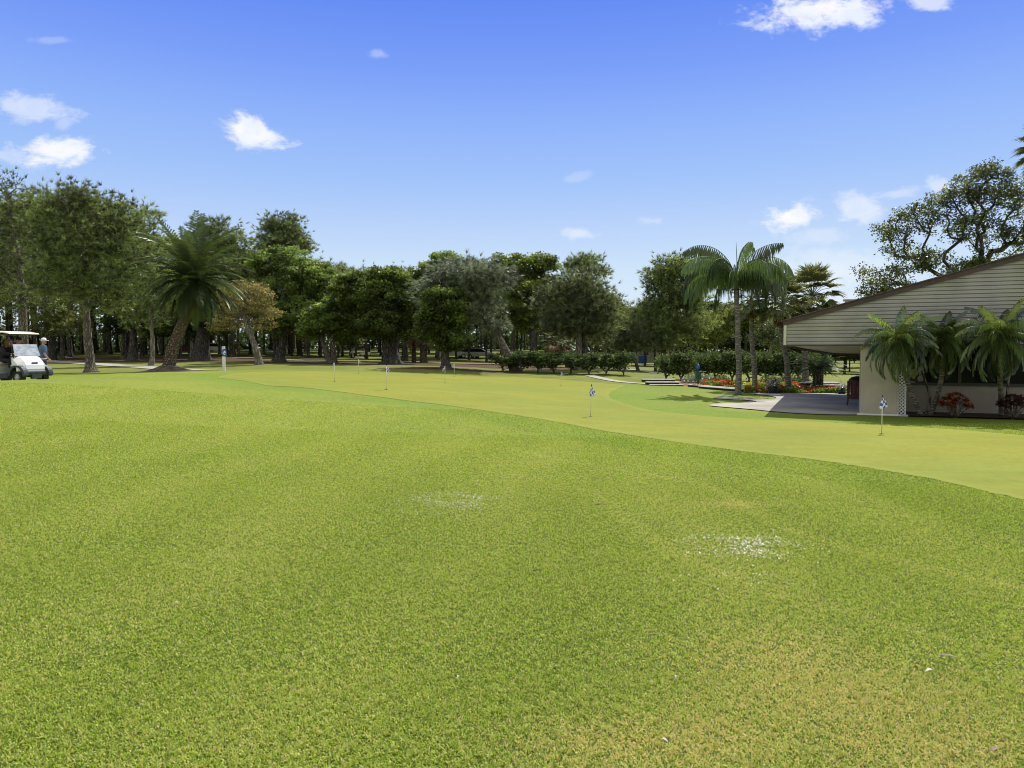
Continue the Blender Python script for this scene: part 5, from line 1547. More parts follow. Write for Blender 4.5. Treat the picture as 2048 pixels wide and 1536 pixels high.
# ball washer
q = at(1396, 41.0)
bw = thing('ball_washer', 'green box on a thin stand with a blue towel top, in front of the garden', 'ball washer', q)
mb = MB(); mb.tube([(0, 0, -.05), (0, 0, .5)], .035, 8); mb.box((0, 0, .02), (.3, .25, .04)); mb.build('stand', M_black, bw)
mb = MB(); mb.box((0, 0, .62), (.30, .26, .42)); mb.box((0, 0, .84), (.34, .3, .03)); mb.build('box', pbr('green_paint', (.03, .10, .06), .4, .2, 5), bw, bevel=.02)
mb = MB(); mb.lathe([(.05, .85), (.05, .98), (.09, 1.0), (.10, 1.12), (.07, 1.2), (.02, 1.22)], 12); mb.build('bottle_top', pbr('blue_plastic', (.02, .10, .55), .4, .1, 5), bw, smooth=True)

# dark red bench and covered grill under the porch
M_redw = pbr('dark_red_wood', (.14, .028, .022), .55, .25, 7)
q = at(1712, 27.6)
bn = thing('wooden_bench', 'dark red slatted wooden seat under the porch, half hidden by the tan pier', 'bench', q, R(-23))
for i in range(4):
    mb = MB(); mb.box((0, -.18 + i * .12, .40), (.62, .10, .025)); mb.build('slat', M_redw, bn, bevel=.004)
mb = MB(); mb.box((0, -.255, .345), (.56, .025, .10)); mb.box((0, .235, .345), (.56, .025, .10)); mb.box((-.275, 0, .345), (.025, .46, .10)); mb.box((.275, 0, .345), (.025, .46, .10)); mb.build('seat_rail', M_redw, bn)
for sx in (-1, 1):
    for sy in (-1, 1):
        mb = MB(); mb.prism([(sx * .25 - .03, .30), (sx * .25 + .03, .30), (sx * .29 + .022, 0), (sx * .29 - .022, 0)], sy * .21 - .02, sy * .21 + .02); mb.build('leg', M_redw, bn)
for i in range(5):
    mb = MB(); mb.box((-.24 + i * .12, .30 + .06, .66), (.10, .022, .52), rx=R(-14)); mb.build('back_slat', M_redw, bn, bevel=.004)
q = at(1715, 31)
gr = thing('covered_grill', 'round grill with a black cover under the porch behind the red bench', 'grill', q)
mb = MB(); mb.lathe([(.26, 0), (.27, .35), (.30, .62), (.31, .66)], 18); mb.build('body', pbr('grey_cover', (.18, .18, .18), .7, .2, 5), gr, smooth=True)
mb = MB(); mb.lathe([(.34, .60), (.36, .66), (.34, .82), (.25, .92), (.08, .97), (.01, .975)], 18); mb.build('lid', M_black, gr, smooth=True)
mb = MB(); mb.tube([(-.06, 0, .97), (-.06, 0, 1.01), (.06, 0, 1.01), (.06, 0, .97)], .01, 6); mb.build('handle', M_black, gr)

# ================================================================== GOLF CART
M_cartw = pbr('white_body', (.80, .81, .82), .28, .04, 2, coat=.5)
M_cartg = pbr('grey_trim', (.045, .055, .065), .55, .2, 6)
M_tyre = pbr('tyre_rubber', (.025, .025, .027), .8, .3, 20, .4, 60)
M_rim = pbr('rim_metal', (.62, .63, .65), .3, .1, 6, metal=.7)
M_seat = pbr('beige_vinyl', (.55, .48, .34), .5, .12, 5)
M_ws, _nt, _o = new_mat('windshield_glare')
_g = _nt.add('ShaderNodeBsdfPrincipled'); _g.inputs['Base Color'].default_value = (.55, .60, .68, 1); _g.inputs['Roughness'].default_value = .12
_nz = _nt.smooth(_nt.noise(_nt.mapping(_nt.objc(), (2, 2, 5)), 2.2, 4), .3, .7); _nt.link(_nt.mix(_nz, (.40, .45, .55), (.70, .74, .80)), _g.inputs['Base Color'])  # glare on the windshield painted in as mottled pale colour
_tr = _nt.add('ShaderNodeBsdfTransparent'); _mx = _nt.add('ShaderNodeMixShader'); _mx.inputs[0].default_value = .78
_nt.link(_tr.outputs[0], _mx.inputs[1]); _nt.link(_g.outputs[0], _mx.inputs[2]); _nt.link(_mx.outputs[0], _o.inputs[0])

def golf_cart(label, loc, rz, group=None, name='golf_cart'):
    c = thing(name, label, 'golf cart', loc, rz, group)
    # x forward, y left, z up; front axle x=.82, rear axle x=-.84
    mb = MB()
    hood = [(.42, .60), (.42, .96), (.50, .99), (.78, .93), (1.05, .80), (1.20, .66), (1.24, .52), (1.20, .44), (1.10, .44), (1.08, .56), (.98, .62), (.66, .64)]
    hood = [(.60 + (x - .42) * .54, z) for x, z in hood]
    wide = hood; nar = [(x if x < .66 else x - .16, z if z < .7 else z - .05) for x, z in hood]
    mb.prism(hood, -.40, .40)
    mb.prism(wide, -.40, -.56, ins=None); 
    # shoulders: taper to the sides
    mb2 = MB(); mb2.prism(hood, -.38, .38)
    for s_ in (-1, 1):
        mb2.add([(x, s_ * .38, z) for x, z in hood] + [(x, s_ * .57, z) for x, z in nar], [(i, (i + 1) % 12, 12 + (i + 1) % 12, 12 + i) for i in range(12)] + [tuple(range(12, 24))])
    cowl = mb2.build('front_cowl', M_cartw, c, bevel=.025)
    m_ = MB(); m_.box((.995, 0, .72), (.02, .24, .075), ry=R(25)); bd = m_.build('badge', M_black, cowl, bevel=.004)
    for i in range(6):
        m_ = MB(); m_.box((1.008, -.08 + i * .032, .723), (.006, .018, .022), ry=R(25)); m_.build('badge_letter', pbr('badge_red', (.35, .05, .05), .4, .1), bd)
    for s_ in (-1, 1):
        m_ = MB(); m_.box((.985, s_ * .40, .61), (.06, .20, .07), rz=s_ * R(-22)); m_.build('headlight', pbr('lamp_glass', (.65, .68, .70), .1, .05, coat=.6), cowl, bevel=.02)
    m_ = MB(); m_.prism([(.92, .56), (1.00, .52), (1.09, .44), (1.10, .38), (1.06, .30), (.98, .26), (.94, .30)], -.53, .53); m_.build('bumper', M_cartg, c, bevel=.02)
    m_ = MB(); m_.box((1.04, 0, .28), (.10, .40, .22)); m_.build('grille', M_cartg, c, bevel=.02)
    for s_ in (-1, 1):   # fender arches
        arc = []
        for i in range(13):
            a = math.pi * i / 12; arc.append((.82 + .29 * math.cos(a), .26 + .33 * math.sin(a)))
        outer = [(x_ + (.07 if x_ > .82 else -.07), z_ + .06) for x_, z_ in arc]
        pr = arc + outer[::-1]
        m_ = MB(); k_ = 13
        for i in range(12):
            a_, b_, c_, d_ = arc[i], arc[i + 1], outer[i + 1], outer[i]
            y0, y1 = s_ * .42, s_ * .60
            m_.add([(a_[0], y0, a_[1]), (b_[0], y0, b_[1]), (c_[0], y0, c_[1]), (d_[0], y0, d_[1]), (a_[0], y1, a_[1]), (b_[0], y1, b_[1]), (c_[0], y1, c_[1]), (d_[0], y1, d_[1])],
                   [(0, 1, 2, 3), (7, 6, 5, 4), (0, 4, 5, 1), (3, 2, 6, 7)] + ([(0, 3, 7, 4)] if i == 0 else []) + ([(1, 5, 6, 2)] if i == 11 else []))
        m_.build('fender', M_cartg, c)
    m_ = MB(); m_.box((.0, 0, .30), (.98, 1.14, .07)); m_.box((-.02, .56, .26), (.9, .05, .13)); m_.box((-.02, -.56, .26), (.9, .05, .13)); m_.box((.57, 0, .55), (.04, 1.0, .46)); m_.build('floor', M_cartg, c, bevel=.01)
    m_ = MB(); m_.prism([(-.52, .34), (-.10, .34), (-.10, .42), (-.02, .62), (-.02, .66), (-.52, .66)], -.57, .57); m_.build('seat_base', M_cartw, c, bevel=.02)
    m_ = MB(); m_.prism([(-1.28, .40), (-1.22, .34), (-1.15, .38), (-.56, .38), (-.525, .46), (-.525, .72), (-1.24, .74), (-1.30, .62)], -.575, .575); m_.build('rear_body', M_cartw, c, bevel=.03)
    m_ = MB(); m_.box((-.18, 0, .72), (.50, 1.08, .11)); m_.build('seat_cushion', M_seat, c, bevel=.035)
    m_ = MB(); m_.box((-.49, 0, 1.02), (.09, 1.06, .36), ry=R(-10)); m_.build('backrest', M_seat, c, bevel=.035)
    m_ = MB(); m_.prism([(.60, .94), (.70, .985), (.58, 1.0), (.48, .96), (.48, .80), (.60, .78)], -.52, .52); m_.build('dashboard', M_black, c, bevel=.01)
    for s_ in (-1, 1):
        m_ = MB(); m_.tube([(.66, s_ * .53, .92), (.55, s_ * .53, 1.40), (.47, s_ * .53, 1.78)], .018, 8); m_.build('strut', M_black, c, smooth=True)
        m_ = MB(); m_.tube([(-.62, s_ * .53, .72), (-.70, s_ * .53, 1.2), (-.78, s_ * .53, 1.78)], .018, 8); m_.build('strut', M_black, c, smooth=True)
    # roof with drooping front lip
    m_ = MB(); sec = [(-1.16, 1.765), (-1.14, 1.82), (-.9, 1.855), (-.2, 1.865), (.33, 1.845), (.56, 1.79), (.60, 1.755), (.56, 1.75), (.33, 1.79), (-1.1, 1.76)]
    ins = [(x * .97, z - .03 if z > 1.8 else z) for x, z in sec]
    m_.prism(sec, -.46, .46)
    m_ = MB(); k_ = len(sec)
    ring = [[(x, -.46, z) for x, z in sec], [(x, .46, z) for x, z in sec]]
    vs = [(x, -.62, z) for x, z in ins] + ring[0] + ring[1] + [(x, .62, z) for x, z in ins]
    fs = [tuple(range(k_))] + [tuple(3 * k_ + i for i in range(k_))[::-1]]
    for r_ in range(3):
        for i in range(k_): fs.append((r_ * k_ + i, (r_ + 1) * k_ + i, (r_ + 1) * k_ + (i + 1) % k_, r_ * k_ + (i + 1) % k_))
    m_.add(vs, fs); m_.build('roof', M_cream, c, bevel=.012)
    m_ = MB(); m_.box((-.22, 0, 1.735), (1.5, .96, .02)); m_.build('roof_liner', M_black, c)
    # lower half of the folding windshield
    ws = MB(); a0, a1 = Vector((.69, 0, .98)), Vector((.575, 0, 1.38))
    ws.add([(a0.x, -.50, a0.z), (a0.x, .50, a0.z), (a1.x, .47, a1.z), (a1.x, -.47, a1.z), (a0.x + .012, -.50, a0.z), (a0.x + .012, .50, a0.z), (a1.x + .012, .47, a1.z), (a1.x + .012, -.47, a1.z)],
           [(0, 1, 2, 3), (7, 6, 5, 4), (0, 4, 5, 1), (1, 5, 6, 2), (2, 6, 7, 3), (3, 7, 4, 0)])
    wsn = ws.build('windshield', M_ws, c)
    m_ = MB(); m_.tube([(a0.x + .006, -.505, a0.z), (a1.x + .006, -.475, a1.z), (a1.x + .006, .475, a1.z), (a0.x + .006, .505, a0.z)], .012, 6); m_.build('frame', pbr('pale_frame', (.6, .62, .64), .4, .05), wsn)
    m_ = MB()
    tor = [(.34 + .05 * math.cos(a) - .0, .27 + .17 * math.cos(a), 1.06 + .16 * math.sin(a)) for a in np.linspace(0, 2 * math.pi, 20)]
    m_.tube([(.45 - .05 * math.sin(a), .27 + .17 * math.cos(a), 1.04 + .15 * math.sin(a)) for a in np.linspace(0, 2 * math.pi, 20)], .014, 6, cap=False)
    m_.tube([(.45, .27, 1.04), (.60, .27, .92)], .02, 6); m_.tube([(.45, .10, 1.04), (.45, .44, 1.04)], .012, 6); m_.build('steering_wheel', M_black, c)
    for (x_, y_, st) in ((.82, -.47, -.10), (.82, .47, -.10), (-.84, -.47, 0), (-.84, .47, 0)):
        s_ = 1 if y_ > 0 else -1
        T = Matrix.Translation((x_, y_, .23)) @ Matrix.Rotation(st, 4, 'Z') @ Matrix.Rotation(-s_ * math.pi / 2, 4, 'X')
        m_ = MB(); m_.lathe([(.125, -.09), (.20, -.10), (.225, -.07), (.232, 0), (.225, .07), (.20, .10), (.125, .09), (.12, .0)], 28, T); wh = m_.build('wheel', M_tyre, c, smooth=False)
        m_ = MB(); m_.lathe([(.128, .055), (.130, .085), (.116, .09), (.112, .06)], 24, T); m_.lathe([(.03, .03), (.035, .085), (.01, .09)], 12, T)
        for j in range(10):
            m_.box((.075, 0, .075), (.085, .018, .016), M=T @ Matrix.Rotation(j * math.pi / 5, 4, 'Z'))
        m_.build('rim', M_rim, wh)
        m_ = MB(); m_.lathe([(.118, .02), (.118, .04), (.01, .045)], 20, T); m_.build('hub_back', M_black, wh)
    m_ = MB(); m_.box((-1.05, 0, .84), (.30, .95, .05)); m_.tube([(-1.1, -.45, .84), (-1.12, -.45, 1.25), (-1.12, .45, 1.25), (-1.1, .45, .84)], .015, 6); m_.build('bag_rack', M_black, c)
    return c
CD = 27.6
C_RZ = math.atan2(-.259, .966)
CD = 26.2; _w = at(39, CD); cq = _w + Vector((.122, .454, 0))
# front axle at cq
cdir = Vector((math.cos(C_RZ), math.sin(C_RZ), 0))
cl = cq - cdir * .82; cl.z = P(39, 768, CD).z
cart = golf_cart('white golf cart with a cream roof and people in it, parked at the left edge', cl, C_RZ, 'golf carts')
CM = Matrix.Translation(cl) @ Matrix.Rotation(C_RZ, 4, 'Z')
# golf bag with white club covers standing on the rack
gb = thing('golf_bag', 'dark golf bag with white head covers strapped on the back of the cart', 'golf bag', CM @ Vector((-1.02, -.22, .87)), C_RZ)
mb = MB(); mb.tube([(0, 0, 0), (-.03, 0, .35), (-.08, 0, .62)], [.13, .14, .135], 14); mb.build('bag', M_black, gb, smooth=True)
for i, (x_, y_, h_) in enumerate([(0, -.06, .95), (.03, .05, .88), (-.06, .0, 1.0), (-.03, .08, .84)]):
    m_ = MB(); m_.tube([(-.08, y_ * .6, .55), (-.10 + x_, y_, h_ - .1)], .008, 5); cbl = m_.build('club', M_rim, gb)
    m_ = MB(); m_.ball((-.10 + x_, y_, h_), (.055, .04, .075), 10); m_.build('head_cover', M_white, cbl, smooth=True)

# ================================================================== PEOPLE
M_skin = pbr('skin', (.52, .27, .19), .5, .08, 6)
def skin_obj(name, chains, mat, parent, lvl=2, root=0):
    """chains: list of lists of ((x,y,z), r); equal coordinates share a vertex"""
    vs = []; rr = []; ed = []; key = {}
    def vid(p, r):
        k = tuple(round(c_, 4) for c_ in p)
        if k not in key:
            key[k] = len(vs); vs.append(p); rr.append(r)
        return key[k]
    for ch_ in chains:
        ids = [vid(p, r) for p, r in ch_]
        ed += list(zip(ids[:-1], ids[1:]))
    me = bpy.data.meshes.new(name); me.from_pydata(vs, ed, []); me.update(); me.materials.append(mat)
    o = link(name, me, parent)
    m_ = o.modifiers.new('skin', 'SKIN'); m_.use_smooth_shade = True
    if not me.skin_vertices: me.attributes
    bm_ok = len(me.skin_vertices) > 0
    if not bm_ok:
        bpy.context.view_layer.objects.active = o
        with bpy.context.temp_override(object=o, active_object=o): bpy.ops.mesh.customdata_skin_add()
    for i, sv in enumerate(me.skin_vertices[0].data):
        r_ = rr[i]; sv.radius = (r_, r_) if not hasattr(r_, '__len__') else r_
        sv.use_root = (i == root)
    s_ = o.modifiers.new('sub', 'SUBSURF'); s_.levels = lvl; s_.render_levels = lvl
    return o
def hand(parent, wrist, d, up, mat=None):
    """palm and five bent fingers; d = direction of the forearm, up = back of hand"""
    d = Vector(d).normalized(); up = Vector(up); s_ = d.cross(up).normalized(); up = s_.cross(d).normalized()
    w_ = Vector(wrist); m_ = MB()
    m_.tube([w_ - d * .01, w_ + d * .04, w_ + d * .085], [.024, .036, .034], 8)
    for i in range(4):
        L_ = (.068, .078, .074, .058)[i]; b0 = w_ + d * .08 + s_ * (-.027 + .018 * i)
        p1 = b0 + d * L_ * .5 - up * .008; p2 = p1 + (d * .6 - up * .8).normalized() * L_ * .5
        m_.tube([b0, p1, p2], [.0095, .009, .007], 6)
    b0 = w_ + d * .03 - s_ * .032; m_.tube([b0, b0 - s_ * .02 + d * .03, b0 - s_ * .018 + d * .055 - up * .012], [.012, .010, .008], 6)
    return m_.build('hand', mat or M_skin, parent, smooth=True)
def head_bits(parent, c, fwd, hair=None, hair_kind=None, cap=None, cap_col=None, glasses=False):
    fwd = Vector(fwd).normalized(); rz = math.atan2(fwd.y, fwd.x); T = Matrix.Translation(c) @ Matrix.Rotation(rz, 4, 'Z')
    m_ = MB(); m_.ball((.0, 0, 0), (.098, .078, .118), 16, T); m_.ball((.055, 0, -.065), (.045, .05, .045), 10, T)
    m_.add([(.088, -.016, -.02), (.088, .016, -.02), (.118, 0, -.022), (.092, 0, .022)], [(0, 2, 3), (2, 1, 3), (0, 1, 2), (0, 3, 1)], T)
    m_.ball((-.005, .08, -.01), (.022, .010, .030), 8, T); m_.ball((-.005, -.08, -.01), (.022, .010, .030), 8, T)
    hd = m_.build('head', M_skin, parent, smooth=True)
    m_ = MB()
    for s_ in (-1, 1): m_.ball((.088, s_ * .032, .012), (.012, .014, .008), 8, T)
    m_.build('eyes', M_black, hd)
    m_ = MB(); m_.ball((.092, 0, -.052), (.012, .024, .006), 8, T); m_.build('mouth', pbr('lips', (.35, .10, .09), .5, .1), hd)
    if glasses:
        m_ = MB(); m_.box((.105, -.036, .014), (.01, .05, .03), M=T); m_.box((.105, .036, .014), (.01, .05, .03), M=T); m_.box((.108, 0, .02), (.008, .03, .006), M=T); m_.build('sunglasses', M_black, hd)
    if hair:
        rs = np.random.default_rng(3)
        m_ = MB()
        if hair_kind == 'curly':
            m_.ball((-.03, 0, .025), (.115, .115, .125), 14, T)
            for i in range(70):
                d_ = Vector(rs.normal(size=3)); d_.normalize()
                if d_.x > .45: continue
                p_ = Vector((-.03, 0, .0)) + Vector((d_.x * .12, d_.y * .125, d_.z * .13)); m_.ball(tuple(p_), .032, 6, T)
        else:
            m_.ball((-.018, 0, .015), (.098, .084, .112), 14, T)
        m_.build('hair', hair, parent, smooth=True)
    if cap:
        m_ = MB(); prof = [(.102, .03), (.104, .06), (.092, .105), (.06, .138), (.02, .150), (.001, .151)]
        m_.lathe(prof, 18, T @ Matrix.Scale(.93, 4, (0, 1, 0)))
        br = []; 
        for k_ in range(9):
            a = (k_ / 8 - .5) * 2.0; br.append((.085 + .115 * math.cos(a) , .082 * math.sin(a), .045 - .018 * math.cos(a)))
        vs = [(.05, -.078, .045), (.05, .078, .045)] + br
        o1 = len(vs); vs2 = [(x, y, z + .008) for x, y, z in vs]
        order = [0] + list(range(2, 11)) + [1]
        m_.add(vs + vs2, [tuple(order), tuple(i + o1 for i in order)[::-1]] + [(order[i], order[(i + 1) % 11], order[(i + 1) % 11] + o1, order[i] + o1) for i in range(11)], T)
        m_.build('cap', cap, parent, smooth=False)
    return hd
def person(label, loc, rz, J, shirt, pants, shoes, sleeve=.5, scale=1.0, headkw=None, face=(0, 1, 0), shirt_name='shirt'):
    """J: joints; figure faces local +Y"""
    t = thing('person', label, 'person', loc, rz, None, None, (scale,) * 3)
    pel, spn, chs, nck, hdc = J['pelvis'], J['spine'], J['chest'], J['neck'], J['head']
    body = [[(pel, (.10, .08)), (spn, (.09, .07)), (chs, (.10, .075)), (nck, .058), (tuple(Vector(hdc) - Vector((0, 0, .03))), .06)]]
    for s_ in 'LR':
        body.append([(chs, (.10, .075)), (J['sh' + s_], .05), (J['el' + s_], .042), (J['wr' + s_], .027)])
        body.append([(pel, (.10, .08)), (J['hip' + s_], .088), (J['kn' + s_], .058), (J['an' + s_], .038), (J['to' + s_], .03)])
    skin_obj('body', body, M_skin, t)
    sh = [[(tuple(Vector(pel) + Vector((0, 0, -.06))), (.175, .14)), (spn, (.175, .14)), (chs, (.19, .145)), (tuple(Vector(chs) * .25 + Vector(nck) * .75), .095)]]
    for s_ in 'LR':
        a, b, c_ = Vector(J['sh' + s_]), Vector(J['el' + s_]), Vector(J['wr' + s_])
        if sleeve <= 1: sh.append([(chs, (.19, .145)), (tuple(a), .098), (tuple(a.lerp(b, sleeve)), .085), (tuple(a.lerp(b, sleeve + .14)), .080)])
        else: sh.append([(chs, (.19, .145)), (tuple(a), .098), (tuple(b), .078), (tuple(b.lerp(c_, 1.0)), .055)])
    so = skin_obj(shirt_name, sh, shirt, t)
    pt = [[(tuple(Vector(pel) + Vector((0, 0, .06))), (.155, .118)), (pel, (.158, .122))]]
    for s_ in 'LR':
        h_, k_, a_ = Vector(J['hip' + s_]), Vector(J['kn' + s_]), Vector(J['an' + s_])
        pt.append([(pel, (.158, .122)), (tuple(h_), .108), (tuple(h_.lerp(k_, .5)), .095), (tuple(k_), .078), (tuple(k_.lerp(a_, .6)), .070), (tuple(a_ + Vector((0, 0, .02))), .066)])
        hand(t, J['wr' + s_], c_dir(J['el' + s_], J['wr' + s_]), (0, 0, 1) if abs(c_dir(J['el' + s_], J['wr' + s_]).z) < .8 else (1, 0, 0))
    skin_obj('trousers', pt, pants, t)
    for s_ in 'LR':
        a_, o_ = Vector(J['an' + s_]), Vector(J['to' + s_]); m_ = MB()
        m_.ball(tuple(a_.lerp(o_, .5) + Vector((0, 0, -.02))), (.05, .15, .045), 12); m_.build('shoe', shoes, t, smooth=True)
    head_bits(t, Vector(hdc), face, **(headkw or {}))
    return t, so
def c_dir(a, b): return (Vector(b) - Vector(a)).normalized()
M_blueshirt = pbr('blue_polo', (.075, .15, .27), .85, .18, 7); M_navytr = pbr('navy_cloth', (.015, .02, .045), .85, .2, 7); M_shoe = pbr('white_shoe', (.6, .6, .6), .6, .1)
M_blackcl = pbr('black_cloth', (.012, .012, .014), .85, .3, 8); M_paleblue = pbr('pale_blue_cloth', (.35, .48, .68), .85, .1, 6)
M_hair = pbr('brown_hair', (.16, .085, .04), .7, .4, 20); M_capw = pbr('white_cap_cloth', (.78, .79, .80), .8, .04); M_capb = pbr('black_cap_cloth', (.02, .02, .022), .8, .2)
M_greyhair = pbr('grey_hair', (.2, .17, .14), .8, .2, 15)
st = dict(pelvis=(0, 0, .96), spine=(0, 0, 1.14), chest=(0, -.01, 1.36), neck=(0, .01, 1.52), head=(.0, .03, 1.665),
          shL=(-.20, 0, 1.43), elL=(-.28, -.04, 1.15), wrL=(-.26, .12, .94), shR=(.20, 0, 1.43), elR=(.27, -.03, 1.15), wrR=(.26, .13, .95),
          hipL=(-.10, 0, .90), knL=(-.12, .02, .49), anL=(-.13, -.03, .09), toL=(-.15, .12, .045), hipR=(.10, 0, .90), knR=(.12, .01, .49), anR=(.13, -.03, .09), toR=(.16, .12, .045))
mD = 29.6; mq = at(88, mD); topz = P(88, 675, mD).z
sc_ = 1.0; mq.z = min(mq.z, topz - 1.80)
man, _ = person('man in a blue polo, navy trousers and white cap standing beyond the golf cart', mq, R(-42), st, M_blueshirt, M_navytr, M_shoe, .62,
                (topz - mq.z) / 1.82, dict(hair=M_greyhair, hair_kind='short', cap=M_capw), face=(.75, .66, 0), shirt_name='polo_shirt')
m_ = MB(); m_.tube([(.162 * math.cos(a), .132 * math.sin(a), .985) for a in np.linspace(0, 2 * math.pi, 24)], .016, 6, cap=False); m_.build('belt', M_white, man)
# seated figures (local +Y = cart forward)
def seat_joints(lean=0.0, arm=(.35, .95)):
    sl = math.sin(lean); cl_ = math.cos(lean)
    def up_(z, y=0.0, x=0.0): return (x, y * cl_ + z * sl, z * cl_ - y * sl)
    J = dict(pelvis=(0, 0, .06), spine=up_(.24), chest=up_(.45), neck=up_(.61, .01), head=tuple(Vector(up_(.76, .05))))
    for s_, sx in (('L', -1), ('R', 1)):
        J['sh' + s_] = up_(.52, 0, sx * .19)
        s0 = Vector(J['sh' + s_]); wrp = Vector((sx * .14, arm[0] + .14, arm[1] - .74)); mid = (s0 + wrp) / 2 + Vector((sx * .07, -.02, -.09))
        J['el' + s_] = tuple(mid); J['wr' + s_] = tuple(wrp)
        J['hip' + s_] = (sx * .10, .05, .05); J['kn' + s_] = (sx * .13, .46, .06); J['an' + s_] = (sx * .13, .52, -.36); J['to' + s_] = (sx * .14, .66, -.40)
    return J
woman, wsh = person('person with curly brown hair in a black top leaning forward in the near cart seat', CM @ Vector((-.12, -.27, .765)), C_RZ - math.pi / 2, seat_joints(.42, (.40, 1.02)), M_blackcl, M_blackcl, M_shoe, 1.5, 1.0,
                    dict(hair=M_hair, hair_kind='curly', glasses=True), face=(.3, .95, 0), shirt_name='black_top')
flatpoly([(-.05, 0), (0, .02), (.06, .045), (.02, .01), (.05, -.005), (-.02, -.02)], 0).build('chest_logo', M_white, woman, loc=(.17, .10, .36)).rotation_euler = (R(20), 0, R(75))
drv, _ = person('person in a pale blue shirt and black cap sitting behind the cart windshield', CM @ Vector((-.10, .27, .765)), C_RZ - math.pi / 2, seat_joints(.08, (.36, 1.0)), M_paleblue, M_navytr, M_shoe, .6, 1.0,
                dict(hair=M_greyhair, hair_kind='short', cap=M_capb), face=(.5, .9, 0))

# ================================================================== THINGS FAR AWAY
q = at(719, 93); q.z = P(719, 716, 93).z - .15
c2 = dup(cart, Vector((q.x, q.y, H(q.x, q.y))), R(200), label='tiny white golf cart far off between the trees left of centre')
M_carp = [pbr('car_paint_white', (.62, .63, .64), .3, .05, coat=.5), pbr('car_paint_silver', (.40, .41, .43), .3, .05, coat=.5), pbr('car_paint_dark', (.06, .065, .08), .3, .05, coat=.5)]
def car(label, px, D, rz, mat):
    q = at(px, D); t = thing('parked_car', label, 'car', q, rz, 'cars parked beyond the trees')
    m_ = MB(); m_.prism([(-2.2, .32), (-2.25, .6), (-2.15, .86), (-1.2, .95), (1.0, .93), (1.9, .78), (2.2, .62), (2.22, .34)], -.87, .87); m_.build('body', mat, t, bevel=.06)
    m_ = MB(); m_.prism([(-1.75, .90), (-1.3, 1.38), (.1, 1.42), (.95, .92)], -.72, .72); m_.build('cabin', M_glass, t, bevel=.04)
    m_ = MB(); m_.prism([(-1.3, 1.375), (-1.1, 1.44), (0, 1.46), (.12, 1.41)], -.70, .70); m_.build('roof', mat, t, bevel=.02)
    for x_ in (-1.35, 1.4):
        for y_ in (-.8, .8):
            T = Matrix.Translation((x_, y_, .32)) @ Matrix.Rotation(math.pi / 2, 4, 'X'); m_ = MB(); m_.lathe([(.2, -.1), (.32, -.1), (.33, 0), (.32, .1), (.2, .1)], 16, T); w_ = m_.build('wheel', M_tyre, t)
            m_ = MB(); m_.lathe([(.19, -.105), (.19, .105)], 12, T); m_.build('rim', M_rim, w_)
car('pale car parked beyond the trees, left one of three', 906, 104, R(8), M_carp[0])
car('dark car parked beyond the trees, middle one of three', 934, 106, R(5), M_carp[2])
car('silver car parked beyond the trees, right one of three', 961, 104, R(-6), M_carp[1])
car('white car parked far off just left of the blue sign', 432, 118, R(20), M_carp[0])
# small white pavilion far left
q = at(375, 126); t = thing('pavilion', 'tiny white-roofed shelter far off behind the leaning date palm', 'shelter', q)
m_ = MB(); m_.add([(-1.6, -1.6, 2.3), (1.6, -1.6, 2.3), (1.6, 1.6, 2.3), (-1.6, 1.6, 2.3), (0, 0, 3.4)], [(0, 1, 4), (1, 2, 4), (2, 3, 4), (3, 0, 4), (3, 2, 1, 0)]); m_.build('roof', M_white, t)
for sx in (-1.4, 1.4):
    for sy in (-1.4, 1.4): m_ = MB(); m_.box((sx, sy, 1.15), (.12, .12, 2.3)); m_.build('post', M_white, t)
m_ = MB(); m_.box((0, 0, .5), (1.4, .6, 1.0)); m_.build('counter', M_redw, t)
# dark office building showing in the gap
D = 150; q0 = P(1232, 612, D); q1 = P(1300, 700, D)
t = thing('office_building', 'dark glass building with white floor bands in the gap between the pines', 'building', ((q0.x + q1.x) / 2, D, H((q0.x + q1.x) / 2, D)))
hh = q0.z - t.location.z; wd = (q1.x - q0.x) * 1.5
m_ = MB(); m_.box((0, 4, hh / 2 - .2), (wd, 8, hh)); m_.build('wall', pbr('dark_facade', (.045, .055, .075), .3, .3, 2), t)
k_ = 0; z = hh - .25
while z > 1:
    m_ = MB(); m_.box((0, -.08, z), (wd + .1, .3, .35)); m_.build('floor_band', M_white if k_ != 1 else M_conc, t); z -= 2.9; k_ += 1
    for j in range(7):
        m_ = MB(); m_.box((-wd / 2 + (j + .5) * wd / 7, -.02, z + 1.45), (wd / 7 - .25, .06, 2.0)); m_.build('window', M_glass, t)
# beige house
q = at(1310, 112); t = thing('house', 'beige low house behind the thin pines, left of the hedge', 'house', q)
m_ = MB(); m_.box((0, 3, 1.4), (5.6, 6, 2.9)); m_.build('wall', pbr('beige_wall', (.50, .45, .33), .9, .1, 2), t)
m_ = MB(); m_.prism([(-3.1, 2.8), (3.1, 2.8), (0, 4.0)], -.4, 6.4); m_.build('roof', M_shingle, t)
for x_ in (-1.4, 1.2):
    m_ = MB(); m_.box((x_, -.03, 1.5), (.9, .06, 1.1)); w_ = m_.build('window', M_white, t); m_ = MB(); m_.box((x_, -.07, 1.5), (.78, .04, .98)); m_.build('pane', M_glass, w_)
